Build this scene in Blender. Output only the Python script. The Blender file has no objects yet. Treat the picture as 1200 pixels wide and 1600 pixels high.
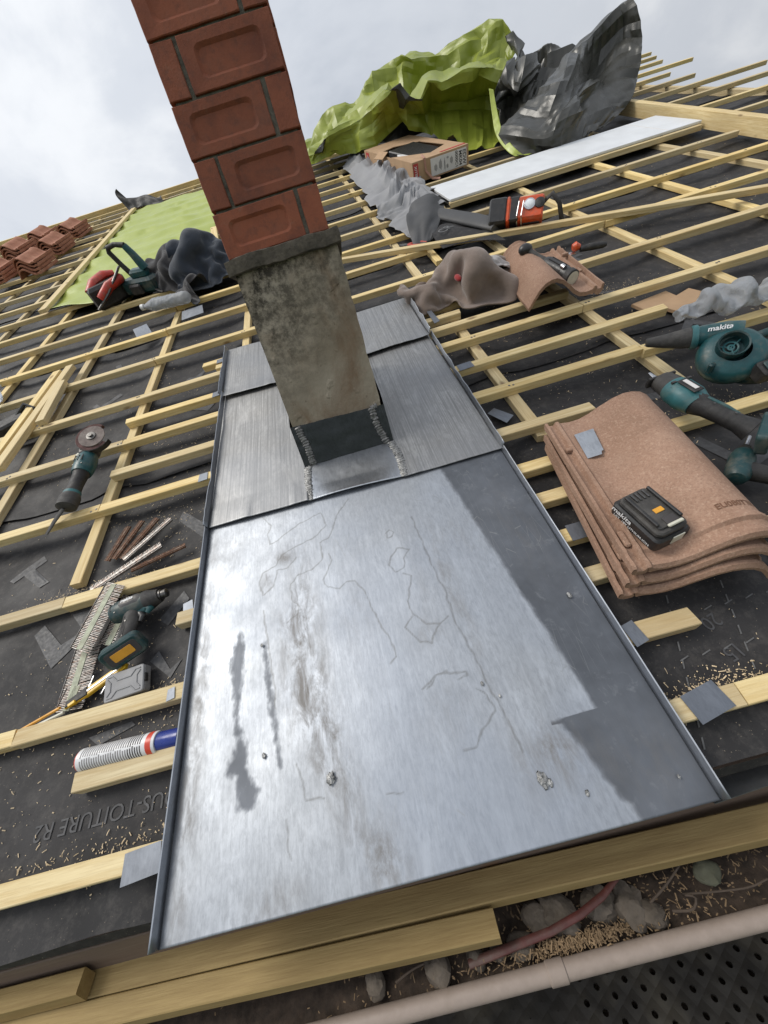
import bpy, bmesh, math, random
import numpy as np
from mathutils import Matrix, Vector, Euler, noise
random.seed(7)
R = math.radians
scene = bpy.context.scene
COL = scene.collection

# ------------------------------------------------------------------ camera
CZ = 5.0                                   # camera height above the garden
SL = 0.46207                               # roof pitch (26.5 degrees)
SN, CS = math.sin(SL), math.cos(SL)
HC = 0.8454                                # camera height above the batten plane
cam = bpy.data.cameras.new('camera'); camo = bpy.data.objects.new('camera', cam); COL.objects.link(camo)
cam.sensor_fit = 'VERTICAL'; cam.sensor_height = 24.0; cam.lens = 24.0 * 585 / 1600
cam.clip_start = 0.02; cam.clip_end = 3000
rt = Vector((0.95935, -0.09295, -0.26648)); dn = Vector((-0.28118, -0.39606, -0.87411)); fd = Vector((-0.02429, 0.91351, -0.40610))
camo.matrix_world = Matrix(((rt.x, -dn.x, -fd.x, 0), (rt.y, -dn.y, -fd.y, 0), (rt.z, -dn.z, -fd.z, CZ), (0, 0, 0, 1)))
scene.camera = camo

# ------------------------------------------------------------------ sky
SUN_EL, SUN_AZ = R(56), R(-84)             # azimuth measured from +Y (up the slope) towards +X
wd = bpy.data.worlds.new('World'); scene.world = wd; wd.use_nodes = True
nt = wd.node_tree; nt.nodes.clear()
def N(t, **k):
    n = nt.nodes.new(t)
    for a, v in k.items(): setattr(n, a, v)
    return n
out = N('ShaderNodeOutputWorld'); bg = N('ShaderNodeBackground'); bg.inputs[1].default_value = 0.1
sky = N('ShaderNodeTexSky', sky_type='NISHITA', sun_disc=False, sun_elevation=SUN_EL, sun_rotation=SUN_AZ)
sky.dust_density = 2.0
tc = N('ShaderNodeTexCoord'); sep = N('ShaderNodeSeparateXYZ'); nt.links.new(tc.outputs['Generated'], sep.inputs[0])
ad = N('ShaderNodeMath', operation='ADD'); ad.inputs[1].default_value = 0.35; nt.links.new(sep.outputs[2], ad.inputs[0])
ab = N('ShaderNodeMath', operation='MAXIMUM'); ab.inputs[1].default_value = 0.12; nt.links.new(ad.outputs[0], ab.inputs[0])
dv = N('ShaderNodeVectorMath', operation='DIVIDE'); cb = N('ShaderNodeCombineXYZ')
for i in range(3): nt.links.new(ab.outputs[0], cb.inputs[i])
nt.links.new(tc.outputs['Generated'], dv.inputs[0]); nt.links.new(cb.outputs[0], dv.inputs[1])
def wnoise(scale, detail, off, dist=0.4, rough=0.55):
    mp = N('ShaderNodeMapping'); mp.inputs['Location'].default_value = off
    nt.links.new(dv.outputs[0], mp.inputs['Vector'])
    no = N('ShaderNodeTexNoise'); no.inputs['Scale'].default_value = scale; no.inputs['Detail'].default_value = detail
    no.inputs['Distortion'].default_value = dist; no.inputs['Roughness'].default_value = rough
    nt.links.new(mp.outputs[0], no.inputs['Vector']); return no
def wramp(src, stops):
    r = N('ShaderNodeValToRGB'); r.color_ramp.interpolation = 'EASE'
    while len(r.color_ramp.elements) < len(stops): r.color_ramp.elements.new(0.5)
    for e, (p, c) in zip(r.color_ramp.elements, stops): e.position = p; e.color = (*c, 1)
    nt.links.new(src, r.inputs[0]); return r
n1 = wnoise(1.7, 7, (3.1, 1.7, 0.4)); n2 = wnoise(0.8, 3, (7.3, 2.2, 5.0), 0.2)
cl = wramp(n1.outputs['Fac'], [(0.28, (3.9, 4.25, 4.85)), (0.5, (5.2, 5.5, 6.0)), (0.66, (6.6, 6.8, 7.1))])
cov = wramp(n2.outputs['Fac'], [(0.60, (1, 1, 1)), (0.74, (0.25, 0.25, 0.25))])
mx = N('ShaderNodeMix', data_type='RGBA')
nt.links.new(cov.outputs[0], mx.inputs['Factor']); nt.links.new(sky.outputs[0], mx.inputs['A']); nt.links.new(cl.outputs[0], mx.inputs['B'])
# thin cloud is brighter towards the veiled sun
sdir = (math.sin(SUN_AZ) * math.cos(SUN_EL), math.cos(SUN_AZ) * math.cos(SUN_EL), math.sin(SUN_EL))
dp = N('ShaderNodeVectorMath', operation='DOT_PRODUCT'); dp.inputs[1].default_value = sdir; nt.links.new(tc.outputs['Generated'], dp.inputs[0])
gl = N('ShaderNodeMapRange', interpolation_type='SMOOTHSTEP'); gl.inputs['From Min'].default_value = -0.6; gl.inputs['From Max'].default_value = 1.0; gl.inputs['To Min'].default_value = 0.66; gl.inputs['To Max'].default_value = 1.02
nt.links.new(dp.outputs['Value'], gl.inputs['Value'])
ml = N('ShaderNodeVectorMath', operation='SCALE'); nt.links.new(mx.outputs['Result'], ml.inputs[0]); nt.links.new(gl.outputs[0], ml.inputs['Scale'])
nt.links.new(ml.outputs[0], bg.inputs[0]); nt.links.new(bg.outputs[0], out.inputs[0])

# ------------------------------------------------------------------ sun behind thin cloud
sl = bpy.data.lights.new('sun', 'SUN'); sl.energy = 1.5; sl.angle = R(26); sl.color = (1.0, 0.95, 0.87)
so = bpy.data.objects.new('sun', sl); COL.objects.link(so)
sd = Vector((math.sin(SUN_AZ) * math.cos(SUN_EL), math.cos(SUN_AZ) * math.cos(SUN_EL), math.sin(SUN_EL)))
so.rotation_euler = sd.to_track_quat('Z', 'Y').to_euler(); so.location = (0, 0, 30)

scene.view_settings.view_transform = 'Standard'; scene.view_settings.look = 'None'
scene.view_settings.exposure = 0.55; scene.view_settings.gamma = 1.0; scene.view_settings.use_curve_mapping = False

# ------------------------------------------------------------------ frames
MR = Matrix(((1, 0, 0, 0), (0, CS, -SN, HC * SN), (0, SN, CS, CZ - HC * CS), (0, 0, 0, 1)))   # roof frame: u across, v up the slope, h off the battens
MW = Matrix.Translation((0, 0, CZ))        # level frame, origin at the camera's height
def T(u, v, h=0, rz=0, rx=0, ry=0):
    return MR @ Matrix.Translation((u, v, h)) @ Euler((R(rx), R(ry), R(rz)), 'XYZ').to_matrix().to_4x4()
def W(x, y, z, rz=0, rx=0, ry=0):
    return MW @ Matrix.Translation((x, y, z)) @ Euler((R(rx), R(ry), R(rz)), 'XYZ').to_matrix().to_4x4()

# ------------------------------------------------------------------ materials
MAT = {}
class NT:
    """small helper round a material's node tree"""
    def __init__(s, name):
        m = bpy.data.materials.new(name); m.use_nodes = True; s.m = m; s.t = m.node_tree; s.b = s.t.nodes['Principled BSDF']; MAT[name] = m
        s.tc = s.t.nodes.new('ShaderNodeTexCoord'); s.oi = None
    def n(s, t, **k):
        x = s.t.nodes.new(t)
        for a, v in k.items(): setattr(x, a, v)
        return x
    def l(s, a, b): s.t.links.new(a, b)
    def vec(s, scale=(1, 1, 1), rnd=False, loc=(0, 0, 0)):
        mp = s.n('ShaderNodeMapping'); mp.inputs['Scale'].default_value = scale; mp.inputs['Location'].default_value = loc
        src = s.tc.outputs['Object']
        if rnd:
            if not s.oi: s.oi = s.n('ShaderNodeObjectInfo')
            mu = s.n('ShaderNodeMath', operation='MULTIPLY'); mu.inputs[1].default_value = 57.0; s.l(s.oi.outputs['Random'], mu.inputs[0])
            va = s.n('ShaderNodeVectorMath', operation='ADD'); s.l(src, va.inputs[0]); s.l(mu.outputs[0], va.inputs[1]); src = va.outputs[0]
        s.l(src, mp.inputs['Vector']); return mp.outputs[0]
    def noise(s, scale, detail=4, rough=0.55, dist=0, vec=None):
        x = s.n('ShaderNodeTexNoise'); x.inputs['Scale'].default_value = scale; x.inputs['Detail'].default_value = detail
        x.inputs['Roughness'].default_value = rough; x.inputs['Distortion'].default_value = dist
        s.l(vec if vec else s.tc.outputs['Object'], x.inputs['Vector']); return x.outputs['Fac']
    def ramp(s, src, stops, interp='LINEAR'):
        r = s.n('ShaderNodeValToRGB'); r.color_ramp.interpolation = interp
        while len(r.color_ramp.elements) < len(stops): r.color_ramp.elements.new(0.5)
        for e, (p, c) in zip(r.color_ramp.elements, stops):
            e.position = p; e.color = (*c, 1) if isinstance(c, tuple) else (c, c, c, 1)
        s.l(src, r.inputs[0]); return r.outputs[0]
    def mix(s, f, a, b, mode='MIX'):
        x = s.n('ShaderNodeMix', data_type='RGBA', blend_type=mode)
        for v, k in ((f, 'Factor'), (a, 'A'), (b, 'B')):
            if hasattr(v, 'links'): s.l(v, x.inputs[k])
            elif k == 'Factor': x.inputs[k].default_value = v
            else: x.inputs[k].default_value = (*v, 1)
        return x.outputs['Result']
    def math(s, op, a, b=0.0, clamp=False):
        x = s.n('ShaderNodeMath', operation=op, use_clamp=clamp)
        for i, v in enumerate((a, b)):
            if hasattr(v, 'links'): s.l(v, x.inputs[i])
            else: x.inputs[i].default_value = v
        return x.outputs[0]
    def attr(s, name):
        a = s.n('ShaderNodeAttribute'); a.attribute_name = name; return a.outputs['Fac']
    def bump(s, h, strength=0.3, dist=0.002):
        b = s.n('ShaderNodeBump'); b.inputs['Strength'].default_value = strength; b.inputs['Distance'].default_value = dist
        s.l(h, b.inputs['Height']); s.l(b.outputs[0], s.b.inputs['Normal'])
    def set(s, **k):
        for a, v in k.items():
            i = s.b.inputs[a.replace('_', ' ')]
            if hasattr(v, 'links'): s.l(v, i)
            elif isinstance(v, tuple): i.default_value = (*v, 1)
            else: i.default_value = v
        return s.m

def simple(name, col, rough=0.5, metal=0.0, var=0.15, scale=30, bump=0.0, bscale=120, spec=0.5, dirt=0.0, dirtcol=(0.2, 0.17, 0.13)):
    k = NT(name)
    f = k.noise(scale, 3, 0.6, vec=k.vec(rnd=True))
    c = k.mix(k.ramp(f, [(0.3, 0.0), (0.7, 1.0)]), tuple(x * (1 - var) for x in col), tuple(min(1, x * (1 + var)) for x in col))
    if dirt > 0:
        d = k.noise(scale * 0.45, 4, 0.7, vec=k.vec(rnd=True, loc=(3, 1, 2)))
        c = k.mix(k.math('MULTIPLY', k.ramp(d, [(0.48, 0.0), (0.66, 1.0)]), dirt), c, dirtcol)
    r = k.ramp(k.noise(scale * 1.7, 1, vec=k.vec(rnd=True)), [(0.3, max(0, rough - 0.08)), (0.7, min(1, rough + 0.08))])
    k.set(Base_Color=c, Roughness=r, Metallic=metal)
    k.b.inputs['Specular IOR Level'].default_value = spec
    if bump: k.bump(k.noise(bscale, 3), bump, 0.002)
    return k.m

# treated pine: length runs along local x
def wood(name, a, b, dark, stain=0.25, sawn=0.5):
    k = NT(name)
    g = k.noise(3.0, 4, 0.65, 0.6, vec=k.vec((1.2, 26, 26), rnd=True))
    g2 = k.noise(60, 3, 0.6, vec=k.vec((0.25, 4, 4), rnd=True))
    c = k.mix(k.ramp(g, [(0.32, 0.0), (0.66, 1.0)]), a, b)
    c = k.mix(k.math('MULTIPLY', k.ramp(g2, [(0.45, 0.0), (0.75, 1.0)]), 0.3), c, dark)
    w = k.noise(1.4, 4, 0.6, vec=k.vec((1, 6, 6), rnd=True))
    c = k.mix(k.math('MULTIPLY', k.ramp(w, [(0.45, 0.0), (0.72, 1.0)]), stain), c, dark)
    vo = k.n('ShaderNodeTexVoronoi'); vo.inputs['Scale'].default_value = 4.0; k.l(k.vec((1.0, 2.2, 2.2), rnd=True), vo.inputs['Vector'])
    kn = k.ramp(vo.outputs['Distance'], [(0.05, 1.0), (0.12, 0.0)])
    c = k.mix(k.math('MULTIPLY', kn, 0.75), c, (0.17, 0.085, 0.03))
    if not k.oi: k.oi = k.n('ShaderNodeObjectInfo')
    hv = k.n('ShaderNodeHueSaturation'); k.l(k.math('ADD', k.math('MULTIPLY', k.oi.outputs['Random'], 0.38), 0.74), hv.inputs['Value'])
    k.l(k.math('ADD', k.math('MULTIPLY', k.oi.outputs['Random'], 0.25), 0.85), hv.inputs['Saturation'])
    k.l(c, hv.inputs['Color'])
    k.set(Base_Color=hv.outputs[0], Roughness=0.72)
    k.bump(k.noise(40, 4, 0.6, vec=k.vec((0.4, 8, 8), rnd=True)), sawn, 0.0015)
    return k.m
wood('pine', (0.65, 0.475, 0.205), (0.84, 0.69, 0.385), (0.38, 0.235, 0.085), 0.42)
wood('pine_clean', (0.64, 0.48, 0.22), (0.80, 0.65, 0.36), (0.46, 0.30, 0.11), 0.15)
wood('pine_shaded', (0.29, 0.20, 0.075), (0.39, 0.28, 0.115), (0.17, 0.10, 0.035), 0.4)  # darker pine for the eave battens; foreground shade is put into the colour
wood('old_timber', (0.16, 0.115, 0.08), (0.24, 0.18, 0.13), (0.08, 0.055, 0.04), 0.4)
wood('fascia_paint', (0.15, 0.105, 0.075), (0.18, 0.13, 0.095), (0.10, 0.065, 0.05), 0.2, 0.15)

k = NT('underlay')
c = k.ramp(k.noise(2.2, 5, 0.65), [(0.3, (0.0165, 0.016, 0.017)), (0.7, (0.036, 0.034, 0.0345))])
c = k.mix(k.ramp(k.noise(26, 5, 0.75), [(0.48, 0.0), (0.74, 0.5)]), c, (0.10, 0.092, 0.085))
c = k.mix(k.ramp(k.noise(240, 2, 0.5), [(0.70, 0.0), (0.76, 0.55)]), c, (0.32, 0.27, 0.2))
k.set(Base_Color=c, Roughness=k.ramp(k.noise(6, 5), [(0.3, 0.55), (0.7, 0.75)]))
k.b.inputs['Specular IOR Level'].default_value = 0.30
k.bump(k.noise(300, 2), 0.25, 0.0008)
simple('print_grey', (0.054, 0.054, 0.057), 0.6, var=0.3, scale=60)
simple('print_light', (0.13, 0.13, 0.13), 0.6, var=0.35, scale=90)
simple('print_dash', (0.10, 0.10, 0.10), 0.6, var=0.3, scale=90)
simple('black_void', (0.012, 0.011, 0.010), 0.9)
simple('mortar', (0.135, 0.125, 0.10), 0.95, var=0.35, scale=60, bump=0.8, bscale=220)
simple('mortar_dark', (0.085, 0.072, 0.055), 0.95, var=0.5, scale=40, bump=0.9, bscale=160)

k = NT('brick')
c = k.ramp(k.noise(9, 6, 0.6, vec=k.vec(rnd=True)), [(0.3, (0.16, 0.043, 0.020)), (0.55, (0.245, 0.070, 0.031)), (0.75, (0.205, 0.072, 0.040))])
c = k.mix(k.ramp(k.noise(38, 8, 0.7, vec=k.vec(rnd=True)), [(0.50, 0.0), (0.70, 0.6)]), c, (0.10, 0.038, 0.024))
c = k.mix(k.ramp(k.noise(17, 6, 0.75, vec=k.vec(rnd=True, loc=(5, 0, 0))), [(0.62, 0.0), (0.72, 0.45)]), c, (0.22, 0.14, 0.095))
if not k.oi: k.oi = k.n('ShaderNodeObjectInfo')
hv = k.n('ShaderNodeHueSaturation'); k.l(k.math('ADD', k.math('MULTIPLY', k.oi.outputs['Random'], 0.35), 0.8), hv.inputs['Value']); k.l(c, hv.inputs['Color'])
k.set(Base_Color=hv.outputs[0], Roughness=0.75); k.bump(k.noise(170, 5, 0.6), 0.5, 0.002)

k = NT('render_plaster')
c = k.ramp(k.noise(4, 5, 0.55), [(0.3, (0.22, 0.18, 0.125)), (0.55, (0.31, 0.265, 0.20)), (0.75, (0.38, 0.335, 0.265))])
c = k.mix(k.ramp(k.noise(4.5, 6, 0.62, 0.4, vec=k.vec((1.6, 1.6, 0.9), loc=(1, 2, 3))), [(0.49, 0.0), (0.68, 0.7)]), c, (0.15, 0.085, 0.042))
sx = k.n('ShaderNodeSeparateXYZ'); k.l(k.tc.outputs['Object'], sx.inputs[0])
tp = k.ramp(k.math('ADD', k.math('SUBTRACT', sx.outputs[2], k.math('MULTIPLY', k.math('ADD', sx.outputs[0], 0.1), 0.7)), k.math('MULTIPLY', k.noise(5, 4, 0.7), 0.35)), [(0.42, 0.0), (0.78, 1.0)])
c = k.mix(k.math('MULTIPLY', tp, k.ramp(k.noise(30, 6, 0.75), [(0.40, 0.0), (0.58, 1.0)])), c, (0.032, 0.026, 0.018))
c = k.mix(k.math('MULTIPLY', k.ramp(k.noise(70, 3, 0.6), [(0.66, 0.0), (0.70, 0.9)]), k.ramp(k.noise(5, 3), [(0.45, 0.0), (0.6, 1.0)])), c, (0.06, 0.035, 0.02))
k.set(Base_Color=c, Roughness=0.93)
k.bump(k.math('ADD', k.noise(60, 4, 0.6), k.math('MULTIPLY', k.ramp(k.noise(17, 2), [(0.62, 0.0), (0.68, 1.0)]), 1.5)), 0.55, 0.004)

# zinc: attributes painted on the sheet say where it is dull, stained or scratched
def zinc(name, bright, dullc, streak=60, rough=(0.30, 0.42), sc_=0.10):
    k = NT(name)
    st = k.noise(1.0, 4, 0.7, 0.2, vec=k.vec((streak, 2.2, 1), rnd=True))
    bl = k.noise(7, 4, 0.65, vec=k.vec(rnd=True))
    c = k.mix(k.ramp(st, [(0.30, 0.0), (0.72, 1.0)]), tuple(x * (1 - sc_) for x in bright), tuple(min(1, x * (1 + sc_ * .6)) for x in bright))
    mo = k.noise(80, 4, 0.78, 0.3, vec=k.vec((1.5, 0.5, 1), rnd=True))
    c = k.mix(k.ramp(mo, [(0.42, 0.0), (0.66, 0.75)]), c, tuple(x * 0.66 for x in bright))
    c = k.mix(k.ramp(k.noise(13, 5, 0.7, 0.6, vec=k.vec((1.8, 0.5, 1), rnd=True, loc=(2, 6, 3))), [(0.54, 0.0), (0.68, 0.5)]), c, tuple(min(1, x * 1.32) for x in bright))
    c = k.mix(k.ramp(bl, [(0.40, 0.0), (0.70, 0.45)]), c, tuple(x * 0.66 for x in bright))
    c = k.mix(k.ramp(k.noise(2.1, 3, 0.5, 0.5, vec=k.vec(rnd=True, loc=(4, 4, 4))), [(0.38, 0.0), (0.68, 0.5)]), c, tuple(x * y for x, y in zip(bright, (0.66, 0.70, 0.78))))
    edge = k.math('MULTIPLY', k.math('SUBTRACT', k.noise(55, 3, 0.7, vec=k.vec((1, 0.5, 1))), 0.5), 0.016)
    dl = k.ramp(k.math('ADD', k.math('ADD', k.attr('dull'), edge), 0.5), [(0.496, 0.0), (0.506, 1.0)])
    dc = k.mix(k.ramp(k.noise(5, 4, 0.7), [(0.35, 0.0), (0.7, 1.0)]), tuple(x * 0.78 for x in dullc), tuple(x * 1.25 for x in dullc))
    dc = k.mix(k.ramp(k.noise(21, 4, 0.75, 0.4), [(0.58, 0.0), (0.75, 0.25)]), dc, (0.42, 0.44, 0.46))
    c = k.mix(dl, c, dc)
    sp = k.math('MULTIPLY', k.ramp(k.noise(22, 6, 0.72, 0.5, vec=k.vec((1.6, 0.6, 1))), [(0.40, 0.0), (0.64, 0.95)]), k.attr('stain'))
    c = k.mix(sp, c, (0.165, 0.155, 0.145))
    ln = k.ramp(k.math('ADD', k.attr('line'), k.math('MULTIPLY', k.noise(120, 3), 0.0012)), [(0.0014, 0.8), (0.0029, 0.0)])
    c = k.mix(ln, c, (0.16, 0.16, 0.155))
    sc = k.n('ShaderNodeTexVoronoi', feature='DISTANCE_TO_EDGE'); sc.inputs['Scale'].default_value = 6; k.l(k.vec((9, 0.9, 1), rnd=True), sc.inputs['Vector'])
    c = k.mix(k.math('MULTIPLY', k.ramp(sc.outputs[0], [(0.0, 0.5), (0.012, 0.0)]), k.ramp(k.noise(4, 3, vec=k.vec(rnd=True, loc=(9, 4, 1))), [(0.5, 0.0), (0.6, 1.0)])), c, (0.30, 0.31, 0.31))
    rg = k.ramp(bl, [(0.3, rough[0]), (0.75, rough[1])])
    rg = k.mix(dl, rg, (0.56, 0.56, 0.56)); rg = k.mix(sp, rg, (0.6, 0.6, 0.6))
    k.set(Base_Color=c, Roughness=rg, Metallic=k.mix(sp, k.mix(dl, (0.92, 0.92, 0.92), (0.72, 0.72, 0.72)), (0.4, 0.4, 0.4)))
    k.bump(k.math('ADD', k.math('MULTIPLY', k.noise(2.2, 3), 3.0), k.math('MULTIPLY', k.noise(90, 3, vec=k.vec((1.6, 0.25, 1))), 0.5)), 0.14, 0.003)
    return k.m
zinc('zinc_bright', (0.445, 0.468, 0.50), (0.13, 0.14, 0.158), 150, (0.46, 0.60), 0.11)
zinc('zinc_upper', (0.40, 0.395, 0.385), (0.33, 0.345, 0.36), 210, (0.46, 0.60), 0.55)
zinc('zinc_apron', (0.46, 0.48, 0.51), (0.3, 0.3, 0.3), 20, (0.30, 0.40))
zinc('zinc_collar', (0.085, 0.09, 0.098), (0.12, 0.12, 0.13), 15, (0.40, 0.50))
zinc('zinc_clip', (0.24, 0.255, 0.28), (0.2, 0.2, 0.2), 20, (0.48, 0.58))
zinc('zinc_dull', (0.42, 0.44, 0.47), (0.3, 0.3, 0.3), 20, (0.42, 0.52))
simple('solder', (0.25, 0.25, 0.245), 0.48, 0.8, 0.7, 120, 1.0, 260)
simple('solder_dark', (0.19, 0.185, 0.18), 0.42, 0.8, 0.5, 90, 1.0, 200)
simple('steel', (0.52, 0.52, 0.53), 0.32, 1.0, 0.2, 60)
simple('steel_dark', (0.13, 0.125, 0.12), 0.42, 0.9, 0.3, 60)
simple('rust', (0.17, 0.085, 0.05), 0.8, 0.3, 0.5, 50, 0.5, dirt=0.6, dirtcol=(0.30, 0.25, 0.2))

k = NT('terracotta')
c = k.ramp(k.noise(6, 6, 0.6, vec=k.vec(rnd=True)), [(0.3, (0.25, 0.145, 0.095)), (0.55, (0.345, 0.21, 0.145)), (0.75, (0.40, 0.26, 0.185))])
c = k.mix(k.ramp(k.noise(230, 3, 0.7), [(0.46, 0.0), (0.66, 0.45)]), c, (0.18, 0.105, 0.07))
c = k.mix(k.ramp(k.noise(150, 4, 0.7), [(0.52, 0.0), (0.74, 0.5)]), c, (0.60, 0.43, 0.32))
c = k.mix(k.ramp(k.noise(3.5, 6, 0.7, vec=k.vec(rnd=True, loc=(2, 8, 1))), [(0.50, 0.0), (0.72, 0.5)]), c, (0.20, 0.125, 0.085))
k.set(Base_Color=c, Roughness=0.88); k.bump(k.noise(190, 3, 0.65), 0.45, 0.003)
k = NT('terracotta_red')
c = k.ramp(k.noise(9, 6, 0.6, vec=k.vec(rnd=True)), [(0.3, (0.30, 0.115, 0.065)), (0.6, (0.42, 0.19, 0.115)), (0.8, (0.50, 0.29, 0.19))])
c = k.mix(k.ramp(k.noise(30, 6, 0.7, vec=k.vec(rnd=True)), [(0.5, 0.0), (0.7, 0.5)]), c, (0.19, 0.085, 0.055))
k.set(Base_Color=c, Roughness=0.85); k.bump(k.noise(120, 4), 0.4, 0.002)

def tarp(name, a, b, rough, trans=0.0, back=None):
    k = NT(name)
    c = k.ramp(k.noise(3.0, 4, 0.6), [(0.3, a), (0.7, b)])
    if back: c = k.mix(k.n('ShaderNodeNewGeometry').outputs['Backfacing'], c, back)      # woven sheet, each side its own colour
    k.set(Base_Color=c, Roughness=k.ramp(k.noise(12, 4), [(0.3, rough - 0.07), (0.7, rough + 0.10)]))
    k.bump(k.noise(14, 3, 0.6, 1.5), 0.18, 0.010)
    if trans:
        k.b.inputs['Transmission Weight'].default_value = 0.0
        tr = k.n('ShaderNodeBsdfTranslucent'); k.l(c, tr.inputs[0]); ms = k.n('ShaderNodeMixShader'); ms.inputs[0].default_value = trans
        o = k.t.nodes['Material Output']; k.l(k.b.outputs[0], ms.inputs[1]); k.l(tr.outputs[0], ms.inputs[2]); k.l(ms.outputs[0], o.inputs[0])
    return k.m
tarp('tarp_green', (0.22, 0.265, 0.026), (0.315, 0.36, 0.05), 0.38, 0.08, (0.04, 0.04, 0.034))
tarp('tarp_pale', (0.38, 0.45, 0.07), (0.45, 0.52, 0.11), 0.36, 0.12)
tarp('tarp_grey', (0.030, 0.030, 0.025), (0.050, 0.049, 0.042), 0.32)
tarp('felt_light', (0.22, 0.22, 0.225), (0.29, 0.29, 0.30), 0.8)
tarp('felt_dark', (0.05, 0.05, 0.052), (0.075, 0.075, 0.077), 0.65)
def cloth(name, col, var=0.2, rough=0.95):
    k = NT(name)
    c = k.mix(k.ramp(k.noise(14, 6, 0.6), [(0.3, 0.0), (0.7, 1.0)]), tuple(x * (1 - var) for x in col), tuple(x * (1 + var) for x in col))
    k.set(Base_Color=c, Roughness=rough); k.b.inputs['Sheen Weight'].default_value = 0.3
    k.bump(k.math('ADD', k.math('MULTIPLY', k.noise(30, 3, 0.6, 0.8), 2.0), k.noise(500, 1)), 0.35, 0.003); return k.m
cloth('fleece_brown', (0.20, 0.155, 0.13)); cloth('fleece_grey', (0.36, 0.34, 0.335)); cloth('jacket_navy', (0.028, 0.036, 0.052)); cloth('jacket_black', (0.026, 0.024, 0.026)); cloth('glove_red', (0.30, 0.02, 0.022))

simple('teal', (0.010, 0.074, 0.082), 0.38, var=0.15, scale=40, bump=0.15, bscale=400, dirt=0.35)
simple('teal_dark', (0.009, 0.042, 0.046), 0.45, var=0.2, scale=40, dirt=0.4)
simple('teal_light', (0.032, 0.135, 0.147), 0.42, var=0.15, scale=40, dirt=0.3)
simple('rubber', (0.022, 0.021, 0.021), 0.62, var=0.3, scale=50, bump=0.3, bscale=300, dirt=0.4, dirtcol=(0.09, 0.08, 0.07))
simple('rubber_dusty', (0.05, 0.047, 0.044), 0.7, var=0.3, scale=40, bump=0.3, bscale=300, dirt=0.5, dirtcol=(0.12, 0.11, 0.10))
simple('black_plastic', (0.018, 0.018, 0.019), 0.4, var=0.25, scale=50, dirt=0.3, dirtcol=(0.08, 0.07, 0.06))
simple('white_print', (0.75, 0.75, 0.75), 0.5, var=0.05)
simple('orange_plastic', (0.62, 0.085, 0.022), 0.4, var=0.15, scale=40, dirt=0.4)
simple('red_plastic', (0.48, 0.04, 0.022), 0.42, var=0.2, scale=40, dirt=0.45)
simple('yellow_plastic', (0.72, 0.44, 0.025), 0.4, var=0.12, scale=40, dirt=0.25)
simple('orange_label', (0.70, 0.33, 0.03), 0.5, var=0.1)
simple('cream_plastic', (0.60, 0.58, 0.48), 0.5)
simple('grey_case', (0.24, 0.24, 0.245), 0.45, var=0.1, scale=30, dirt=0.4)
simple('lens_glass', (0.75, 0.78, 0.8), 0.12, 0.2)
simple('cardboard', (0.42, 0.275, 0.16), 0.85, var=0.1, scale=14)
simple('cardboard_in', (0.30, 0.19, 0.105), 0.9, var=0.1)
simple('label_paper', (0.68, 0.66, 0.64), 0.7, var=0.06)
simple('ink', (0.05, 0.045, 0.045), 0.7); simple('ink_grey', (0.22, 0.21, 0.21), 0.7)
simple('red_print', (0.42, 0.045, 0.04), 0.75, var=0.15); simple('strap', (0.40, 0.21, 0.15), 0.6)
simple('white_panel', (0.70, 0.72, 0.74), 0.45, var=0.05, scale=6, dirt=0.12, dirtcol=(0.5, 0.48, 0.45))
simple('cartridge_white', (0.66, 0.66, 0.66), 0.35, var=0.08); simple('cartridge_blue', (0.012, 0.03, 0.20), 0.3); simple('cartridge_red', (0.60, 0.06, 0.03), 0.35)
simple('pvc_beige', (0.31, 0.25, 0.21), 0.55, var=0.06, scale=60, bump=0.1, dirt=0.3, dirtcol=(0.24, 0.19, 0.15))
simple('deck_steel', (0.034, 0.030, 0.025), 0.72, 0.25, 0.4, 9, 0.5, 60, dirt=0.6, dirtcol=(0.11, 0.095, 0.07))
simple('stone', (0.12, 0.098, 0.076), 0.95, var=0.35, scale=30, bump=1.0, bscale=110, dirt=0.5, dirtcol=(0.07, 0.055, 0.04))
simple('stone_wall', (0.36, 0.31, 0.25), 0.95, var=0.3, scale=3, bump=0.9, bscale=20)
simple('soil', (0.050, 0.035, 0.025), 0.98, var=0.5, scale=40, bump=1.0, bscale=120)
simple('shavings', (0.58, 0.46, 0.30), 0.9, var=0.3, scale=8)
simple('shavings_shaded', (0.20, 0.135, 0.075), 0.9, var=0.5, scale=12)  # darker copy of shavings, the shade in the gutter painted into its colour
simple('leaf_dry', (0.085, 0.085, 0.055), 0.8, var=0.3, scale=40)
simple('red_cable', (0.085, 0.022, 0.018), 0.55, var=0.3, scale=30, dirt=0.5, dirtcol=(0.12, 0.09, 0.07))
simple('twig', (0.085, 0.062, 0.045), 0.9)
simple('grass', (0.06, 0.09, 0.025), 0.95, var=0.4, scale=0.5)
simple('nail_paper', (0.42, 0.44, 0.33), 0.8, var=0.2, scale=60, dirt=0.5, dirtcol=(0.22, 0.15, 0.1))
simple('nail_steel', (0.30, 0.285, 0.27), 0.5, 0.8, 0.4, 90, dirt=0.5, dirtcol=(0.20, 0.09, 0.045))
k = NT('clear_plastic')
k.set(Base_Color=(0.88, 0.92, 0.95), Roughness=0.16); k.b.inputs['Transmission Weight'].default_value = 0.82; k.b.inputs['IOR'].default_value = 1.25
k.bump(k.noise(45, 4, 0.6, 0.5), 0.6, 0.006)
k = NT('milky_plastic'); k.set(Base_Color=(0.55, 0.57, 0.60), Roughness=0.30); k.b.inputs['Transmission Weight'].default_value = 0.5; k.b.inputs['IOR'].default_value = 1.2
k.bump(k.noise(60, 5, 0.6, 1.2), 0.7, 0.008)

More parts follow.
